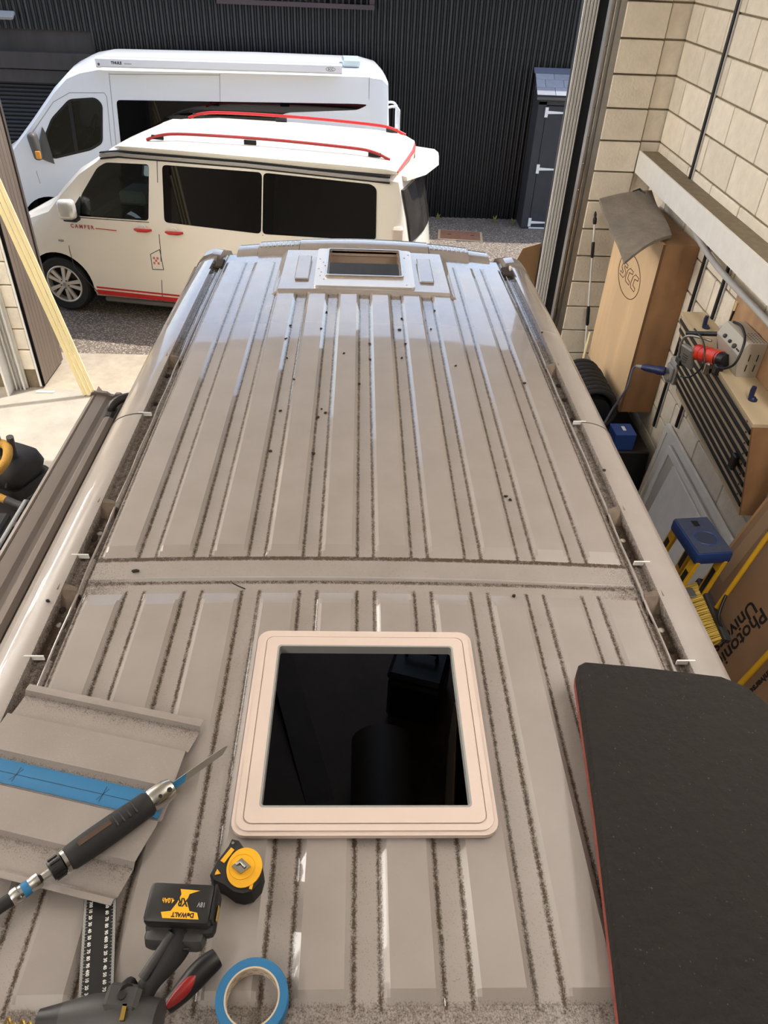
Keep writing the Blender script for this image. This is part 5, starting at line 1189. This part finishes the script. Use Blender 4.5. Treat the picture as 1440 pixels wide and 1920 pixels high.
    pt = G().loft([pring(.86, .70, 1.90, 1.915, 1.925), pring(.96, .79, 1.905, 1.945, 1.965), pring(1.15, .80, 1.905, 1.95, 2.01), pring(1.6, .80, 1.90, 1.95, 2.05), pring(2.6, .80, 1.89, 1.94, 2.06), pring(3.6, .80, 1.875, 1.93, 2.045), pring(3.95, .79, 1.87, 1.92, 2.015), [(x_+.07*(1-((y_-YC)/.8)**2), y_, z_) for x_, y_, z_ in pring(4.06, .77, 1.87, 1.90, 1.96)]], T).ob('pop_top_roof', M_CREAMROOF, c, 30)
    for y in (.30, 1.60):
        r = G().tube(smoothpath([T @ Vector(p) for p in ((1.23, y, 2.0), (1.40, y, 2.055), (1.7, y, 2.085), (2.6, y, 2.095), (3.5, y, 2.075), (3.78, y, 2.05), (3.97, y, 1.985))], 5), .017, 8).ob('roof_rail', M_RED if y > 1 else mat('rail_red', rgb(176, 60, 58), .4), c, 50)
        for x, z in ((1.36, 2.01), (2.42, 2.03), (3.80, 2.0)): G().box(x-.07, x+.07, y-.012, y+.012, z, z+.045, T, bev=.004).ob('rail_foot', M_BLACK, r)
    # mirror
    m = G().add(*bbox(.20, .13, .22, .05, 3), T @ Matrix.Translation((.34, -.13, 1.30)) @ Matrix.Rotation(.25, 4, 'Z')).ob('door_mirror', M_CHROMEW, c, 50)
    G().add(*bbox(.17, .12, .05, .02, 2), T @ Matrix.Translation((.36, -.10, 1.19))).ob('mirror_base', M_BLACK, m, 40)
    G().add([T @ Vector(p) for p in ((.24, .012, 1.17), (.40, .012, 1.17), (.44, .05, 1.40), (.40, .055, 1.41)) ], [[0, 1, 2, 3]]).ob('mirror_sail', M_BLACK, m)
    # headlamp, step, rear end
    G().add(*bbox(.30, .05, .10, .03, 2), T @ Matrix.Translation((-.28, .10, 1.075)) @ Matrix.Rotation(.35, 4, 'Y') @ Matrix.Rotation(-.15, 4, 'Z')).ob('headlamp', mat('lamp_lens', rgb(188, 186, 182), .1, spec=.8), c, 40)
    G().box(.50, 2.7, .02, .14, .17, .225, T, bev=.015).ob('side_step', mat('step_grey', rgb(120, 116, 112), .35, metal=.4), c)
    G().loft([[T @ Vector((bulge(x+o, y), y, z)) for x, z, o in ((4.197, 1.17, .012), (4.160, 1.42, .014), (4.105, 1.72, .014), (4.10, 1.72, -.01), (4.15, 1.42, -.01), (4.19, 1.17, -.01))] for y in (.17, .35, .65, .95, 1.25, 1.55, 1.73)]).ob('rear_window', mat('rear_glass', rgb(70, 66, 62), .06, spec=.8, var=.5, vs=5), c)
    sp = G().loft([[T @ Vector(p) for p in ((x0, y, z0), (x1, y, z0-.02), (x1+.01, y, z0-.06), (x0+.02, y, z0-.07))] for y, x0, x1, z0 in ((.28, 4.05, 4.16, 1.85), (.5, 4.12, 4.34, 1.875), (.95, 4.17, 4.44, 1.885), (1.4, 4.12, 4.40, 1.88), (1.64, 4.05, 4.33, 1.865))]).ob('spoiler', M_CREAMROOF, c, 30)
    G().tube(smoothpath([T @ Vector(p) for p in ((4.055, .22, 1.885), (4.10, .5, 1.925), (4.14, .95, 1.945), (4.10, 1.4, 1.925), (4.06, 1.6, 1.90))], 6), .020, 8).ob('brake_light', mat('brake_red', rgb(206, 66, 64), .4), c, 50)
    for y in (.09, 1.81): G().box(4.05, 4.175, y-.065, y+.065, .92, 1.36, T, bev=.025).ob('tail_lamp', M_CREAM if False else mat('tail_clear', rgb(206, 190, 176), .2), c)
    for x in (0.0, 3.02):
        wheel(c, T @ Matrix.Translation((x, .11, .342)) @ Matrix.Rotation(-math.pi/2, 4, 'X')); wheel(c, T @ Matrix.Translation((x, 1.79, .342)) @ Matrix.Rotation(math.pi/2, 4, 'X'))
    # cabin
    for y in (.50, 1.40):
        G().add(*bbox(.50, .48, .16, .05, 2), T @ Matrix.Translation((1.05, y, .80))).ob('seat', M_DARKIN, c, 40)
        G().add(*bbox(.16, .48, .62, .06, 2), T @ Matrix.Translation((1.33, y, 1.15)) @ Matrix.Rotation(.15, 4, 'Y')).ob('seat_back', M_DARKIN, c, 40)
    G().box(.18, .55, .12, 1.78, .95, 1.20, T, bev=.06).ob('dashboard', mat('dash_grey', rgb(104, 104, 106), .7), c)
    G().tube([T @ (Vector((.74, 1.40, 1.16))+Vector((.06*math.cos(t), .18*math.sin(t), .17*math.cos(t)))) for t in [2*math.pi*k/20 for k in range(20)]], .014, 8, closed=True).ob('steering_wheel', M_BLACK, c, 50)
    G().box(.62, .95, .60, 1.0, 1.18, 1.34, T, bev=.03).ob('grey_bag', mat('bag_grey', rgb(150, 156, 158), .6), c)
M_CHROMEW = mat('mirror_white', rgb(226, 224, 218), .15, metal=.4)
camper()
def panelvan():
    a = math.radians(-4); T = frame((-4.0, 11.1, -.008), (math.cos(a), -math.sin(a), 0), (math.sin(a), math.cos(a), 0))
    c = root('white_high_van', 'white high-roof van with a long awning and ladder, parked behind the camper', 'van', M=T)
    YC = .99
    ins = lambda z: max(0.0, (z-1.2)*.10)
    def wu(z): return .99-ins(z)
    st = [(-1.45, .70, .40, .60, .64, .72, .78), (-1.36, .86, .34, .75, .80, .98, 1.05), (-1.1, .96, .30, .95, .88, 1.18, 1.26), (-.80, .985, .28, 1.1, wu(1.36), 1.36, 1.44), (-.45, .99, .28, 1.2, wu(1.70), 1.70, 1.80), (-.09, .99, .28, 1.2, wu(2.08), 2.08, 2.18), (.10, .99, .28, 1.2, wu(2.24), 2.24, 2.34), (.28, .99, .28, 1.2, wu(2.31), 2.31, 2.42), (.5, .99, .28, 1.2, wu(2.35), 2.35, 2.46), (2.5, .99, .28, 1.2, wu(2.36), 2.36, 2.48), (4.05, .99, .28, 1.2, wu(2.36), 2.36, 2.46), (4.28, .98, .28, 1.2, .84, 2.33, 2.40), (4.37, .96, .30, 1.2, .82, 2.26, 2.32), (4.40, .94, .32, 1.2, .84, 1.7, 1.75), (4.43, .92, .34, .8, .86, 1.1, 1.15)]
    b = G().loft([vring(*t, YC) for t in st], T).ob('body', M_VWHITE, c)
    inner = [(x+.07 if x < .3 else x-.05, w-.07, .5, zl, w_-.06, zu-.05, zt-.07) for x, w, zb, zl, w_, zu, zt in st[3:10]]
    XZ = T @ frame((0, 0, 0), (1, 0, 0), (0, 0, 1))
    dw = roundpoly([(-.318, 1.36), (-.262, 1.296), (.26, 1.415), (.42, 1.50), (.497, 1.955), (.43, 2.025), (.09, 1.998), (-.18, 1.771), (-.313, 1.56)], .05)
    cuts = [(G().loft([vring(*t, YC) for t in inner], T), M_DARKIN), (G().prism(dw, -2.2, .2, XZ), M_BLACK), (G().prism([(-.70, 1.46), (-.05, 2.14), (-.2, 2.3), (-.95, 1.6)], -1.65, -.33, XZ), M_BLACK)]
    for x in (-.42-.02, 3.3):
        for y, s in ((0, -1), (1.98, 1)): cuts.append((G().lathe([(.43, -.2), (.43, .34)], 36, T @ Matrix.Translation((x, y, .36)) @ Matrix.Rotation(s*math.pi/2, 4, 'X')), M_BLACK))
    cut(b, cuts)
    for far in (False, True):
        side_patch(G(), dw, ins, -.006, T, .004, YC, far).ob('door_glass', M_GLASS, c)
        P = [(.70, 2.015), (3.9, 2.04), (4.09, 2.033), (3.94, 1.966), (2.98, 1.915), (2.88, 1.88), (2.81, 1.80), (2.76, 1.22), (.66, 1.22)]
        side_patch(G(), roundpoly(P, .05), ins, .004, T, .006, YC, far).ob('tinted_band', M_TINT, c)
    for q in line_strip(dw+[dw[0]], .03): side_patch(G(), q, ins, .003, T, .005).ob('window_seal', M_BLACK, c)
    G().box(.14, .20, .05, .06, 1.40, 2.0, T).ob('quarter_post', M_BLACK, c) if False else side_patch(G(), [(.04, 1.37), (.09, 1.38), (.11, 1.99), (.06, 1.98)], ins, .002, T, .006).ob('quarter_post', M_BLACK, c)
    G().add([T @ Vector(p) for p in ((-.70, .36, 1.475), (-.70, 1.62, 1.475), (-.07, 1.58, 2.13), (-.07, .40, 2.13))], [[0, 1, 2, 3]]).ob('windscreen', M_GLASS, c)
    for P in ([(-.48, 1.60), (-.122, 1.975), (.106, 2.085), (.554, 2.095), (.581, 2.05), (.545, 1.5), (.50, .9), (.48, .4)], [(-.49, 1.55), (-.53, 1.1), (-.50, .8)], [(.656, 2.326), (.60, 1.3), (.60, .4)], [(2.097, 2.35), (2.033, 1.5), (2.03, .4)], [(4.10, 2.37), (4.11, .5)], [(.66, 2.31), (2.09, 2.335)]):
        for q in line_strip(P, .007): side_patch(G(), q, ins, .002, T, .004).ob('panel_seam', M_GREY, c)
    # awning
    aw = G().loft([[T @ Vector((x, y, z)) for y, z in ((-.02, 2.402), (-.035, 2.42), (-.035, 2.50), (-.02, 2.512), (.10, 2.515), (.13, 2.50), (.13, 2.40))] for x in (.555, 3.725)]).ob('awning', M_VWHITE, c, 30)
    G().loft([[T @ Vector((x, y, z)) for y, z in ((-.024, 2.398), (-.040, 2.42), (-.040, 2.50), (-.022, 2.516), (.10, 2.519), (.134, 2.50), (.134, 2.396))] for x in (.54, .60)]).ob('awning_cap', M_VWHITE, aw, 30)
    text('THULE', 'lettering', .042, M_BLACK, aw, XZ @ Matrix.Translation((.735, 2.445, .0355)), .0005, 'LEFT', 1.05, .002)
    text('Omnistor', 'lettering', .026, M_DGREY, aw, XZ @ Matrix.Translation((.90, 2.445, .0355)), .0005, 'LEFT', .9)
    G().tube([XZ @ Vector((3.57+.062*math.cos(t), 2.458+.024*math.sin(t), .0358)) for t in [2*math.pi*k/24 for k in range(24)]], .0025, 5, closed=True).ob('badge_ring', M_DGREY, aw)
    text('SCC', 'lettering', .034, M_DGREY, aw, XZ @ Matrix.Translation((3.57, 2.446, .0355)), .0005, 'CENTER', 1.1, .001)
    G().lathe([(.014, 0), (.014, .004), (.009, .004), (.009, 0)], 14, XZ @ Matrix.Translation((.578, 2.44, .040))).ob('crank_eye', M_BLACK, aw)
    G().box(3.75, 4.0, .35, .75, 2.44, 2.535, T, bev=.02).ob('roof_vent', mat('vent_clear', rgb(196, 208, 206), .2), c)
    # mirror
    m = G().add(*bbox(.12, .16, .34, .05, 3), T @ Matrix.Translation((-.42, -.13, 1.47)) @ Matrix.Rotation(-.12, 4, 'Y')).ob('door_mirror', mat('mirror_grey', rgb(84, 80, 76), .5), c, 50)
    G().add([T @ Vector(p) for p in ((-.37, .0, 1.26), (-.26, .0, 1.22), (-.30, .035, 1.60), (-.33, .04, 1.68), (-.44, -.05, 1.40), (-.42, -.05, 1.30))], [[0, 1, 2, 3, 4, 5]]).ob('mirror_sail', MATS['mirror_grey'], m)
    G().add(*bbox(.07, .03, .10, .012, 2), T @ Matrix.Translation((-.385, -.215, 1.38))).ob('indicator', M_AMBER, m, 40)
    # ladder at the rear
    for y in (.28, .62):
        G().tube(smoothpath([T @ Vector(p) for p in ((4.36, y, 1.96), (4.46, y, 1.985), (4.535, y, 1.95), (4.55, y, 1.8), (4.555, y, .7), (4.44, y, .66))], 5), .018, 8).ob('ladder_rail', M_VWHITE, c, 50)
    for i in range(4): G().tube([T @ Vector((4.55, .28, .85+.28*i)), T @ Vector((4.55, .62, .85+.28*i))], .013, 8).ob('ladder_rung', M_VWHITE, c, 50)
    for x in (-.44, 3.3):
        wheel(c, T @ Matrix.Translation((x, .11, .35)) @ Matrix.Rotation(-math.pi/2, 4, 'X'), .345, .21, 5, False); wheel(c, T @ Matrix.Translation((x, 1.87, .35)) @ Matrix.Rotation(math.pi/2, 4, 'X'), .345, .21, 5, False)
    for y in (.50, 1.45):
        G().add(*bbox(.5, .5, .16, .05, 2), T @ Matrix.Translation((.25, y, 1.0))).ob('seat', M_DARKIN, c, 40); G().add(*bbox(.16, .48, .7, .06, 2), T @ Matrix.Translation((.52, y, 1.38)) @ Matrix.Rotation(.12, 4, 'Y')).ob('seat_back', M_DARKIN, c, 40)
        G().add(*bbox(.10, .26, .18, .04, 2), T @ Matrix.Translation((.58, y, 1.82))).ob('headrest', M_DARKIN, c, 40)
    G().box(-.62, -.2, .12, 1.86, 1.12, 1.38, T, bev=.06).ob('dashboard', MATS['dash_grey'], c)
    G().tube([T @ (Vector((-.02, 1.45, 1.40))+Vector((.08*math.cos(t), .2*math.sin(t), .18*math.cos(t)))) for t in [2*math.pi*k/20 for k in range(20)]], .015, 8, closed=True).ob('steering_wheel', M_BLACK, c, 50)
panelvan()
def yard():
    # roller shutter and beam in the opposite wall
    s = root('roller_shutter', 'black roller shutter in the opposite wall behind the white van', 'roller shutter', (-6.6, 13.3, 0))
    me = G().loft([[(x, y, z) for y, z in ((0, 0), (-.012, .01), (-.018, .03), (-.012, .05), (0, .058))] for x in (-8.8, -4.62)], closed=False, cap0=False, cap1=False).mesh('slat', M_SHUT, 60)
    for i in range(31): inst(me, 'slat', s, Matrix.Translation((0, 13.38, .03+i*.058)))
    G().box(-8.9, -4.58, 13.385, 13.41, 0, 1.855).ob('shutter_backing', M_BLACK, s)
    b = root('timber_lintel', 'dark timber lintel boards above the roller shutter', 'lintel', (-6.4, 13.3, 1.86))
    G().box(-9, -4.10, 13.28, 13.385, 1.86, 2.04, bev=.006).ob('board', M_TIMBER_DARK, b); G().box(-9, -4.10, 13.25, 13.385, 2.05, 2.27, bev=.006).ob('board', M_TIMBER_DARK, b)
    f = root('flood_light', 'small grey flood light high on the black wall, far left', 'flood light', (-5.3, 13.25, 2.70))
    G().add(*bbox(.26, .14, .05, .012), Matrix.Translation((-5.33, 13.25, 2.74)) @ Matrix.Rotation(.5, 4, 'X')).ob('housing', M_GREY, f); G().add(*bbox(.22, .10, .01, .002), Matrix.Translation((-5.33, 13.238, 2.712)) @ Matrix.Rotation(.5, 4, 'X')).ob('lens', mat('lens_dark', rgb(150, 140, 120), .2), f)
    G().box(-5.35, -5.31, 13.28, 13.40, 2.70, 2.76).ob('bracket', M_DGREY, f)
    # shed
    sh = root('black_store', 'narrow black timber store with a slate roof and white strap hinges', 'store', (3.3, 13.1, 0))
    M_SH = mat('store_black', rgb(58, 58, 62), .65, var=.25, vs=5)
    x0, x1, y0, y1 = 2.76, 3.9, 12.93, 13.365
    G().box(x0, x0+.04, y0, y1, 0, 2.0).ob('side_wall', M_SH, sh); G().box(x1-.04, x1, y0, y1, 0, 2.0).ob('side_wall', M_SH, sh)
    G().box(x0, x0+.13, y0-.02, y0, 0, 1.93, bev=.004).ob('door_post', M_SH, sh); G().box(x0, x1, y0-.02, y0, 1.88, 1.99, bev=.004).ob('head_board', M_SH, sh)
    G().box(x0+.04, x1-.04, y1-.02, y1, 0, 2.0).ob('back_wall', M_SH, sh)
    G().box(x0-.05, x1+.05, y0-.075, y0-.05, 1.955, 2.03, bev=.004).ob('fascia', mat('fascia_grey', rgb(96, 94, 92), .6, var=.2), sh)
    d = G().box(x0+.135, x1-.05, y0-.025, y0, .02, 1.87, bev=.004).ob('door', M_SH, sh)
    for z in (.10, .95, 1.78):
        G().prism([(0, -.022), (.26, -.012), (.34, -.006), (.34, .006), (.26, .012), (0, .022)], 0, .004, frame((x0+.165, y0-.026, z), (1, 0, 0), (0, 0, 1))).ob('hinge_strap', M_WHITE, d); G().box(x0+.115, x0+.165, y0-.030, y0-.024, z-.07, z+.07).ob('hinge_plate', M_WHITE, d)
    G().box(x0+.135, x1-.05, y0-.03, y0-.0, -.004, .018).ob('threshold', M_WHITE, sh)
    sl = math.atan2(.26, .40); Tr = frame((x0-.06, y0-.09, 2.02), (1, 0, 0), (0, math.cos(sl), math.sin(sl)))
    G().box(0, 1.26, 0, .53, -.03, 0, Tr).ob('roof_deck', M_SH, sh)
    me = G().box(0, .285, 0, .17, 0, .009, bev=.002).mesh('slate', M_SLATE)
    mh = G().box(0, .14, 0, .17, 0, .009, bev=.002).mesh('slate', M_SLATE)
    for r in range(3):
        if r == 1: inst(mh, 'slate', sh, Tr @ Matrix.Translation((0, r*.155, .006)))
        for k in range(4):
            inst(me, 'slate', sh, Tr @ Matrix.Translation((k*.29+(.145 if r == 1 else 0), r*.155, .002+.004*r)))
    G().box(-.02, 1.28, .43, .545, .012, .03, Tr, bev=.004).ob('flashing', mat('lead', rgb(88, 92, 106), .5), sh)
    # drain cover
    dc = root('drain_cover', 'rusty brown drain cover in the pale gravel right of the camper', 'drain cover', (1.66, 12.4, -.012))
    T = frame((1.66, 12.41, -.012), (1, -.10, 0), (.10, 1, 0))
    G().box(-.37, .37, -.25, .25, 0, .010, T, bev=.003).ob('frame', mat('drain_frame', rgb(186, 160, 132), .8), dc); G().box(-.33, .33, -.21, .21, .008, .018, T, bev=.003).ob('lid', mat('rust', rgb(150, 104, 78), .85, var=.3, vs=20), dc)
    for x in (-.18, .2): G().box(x-.03, x+.03, -.012, .012, .0175, .020, T).ob('lifting_slot', M_DIRT, dc)
    for i, (x, y) in enumerate(((2.35, 13.2), (2.66, 13.12), (.95, 13.2), (1.35, 13.28))):
        bl = []
        w = root('weed_tuft', 'small yellow-green weed tuft at the foot of the black wall, '+('beside the store', 'against the store corner', 'behind the camper', 'below the corrugated sheets')[i], 'weed', (x, y, -.012), group='weeds along the wall')
        for k in range(6):
            an = random.uniform(0, 6.28); r = random.uniform(.03, .07); p = Vector((x, y, -.012)); q = p+Vector((r*math.cos(an), r*math.sin(an), random.uniform(.05, .12)))
            G().tube([p, (p+q)/2+Vector((0, 0, .02)), q], [.006, .009, .002], 4).ob('leaf', mat('weed', rgb(132, 128, 62), .8), w)
yard()
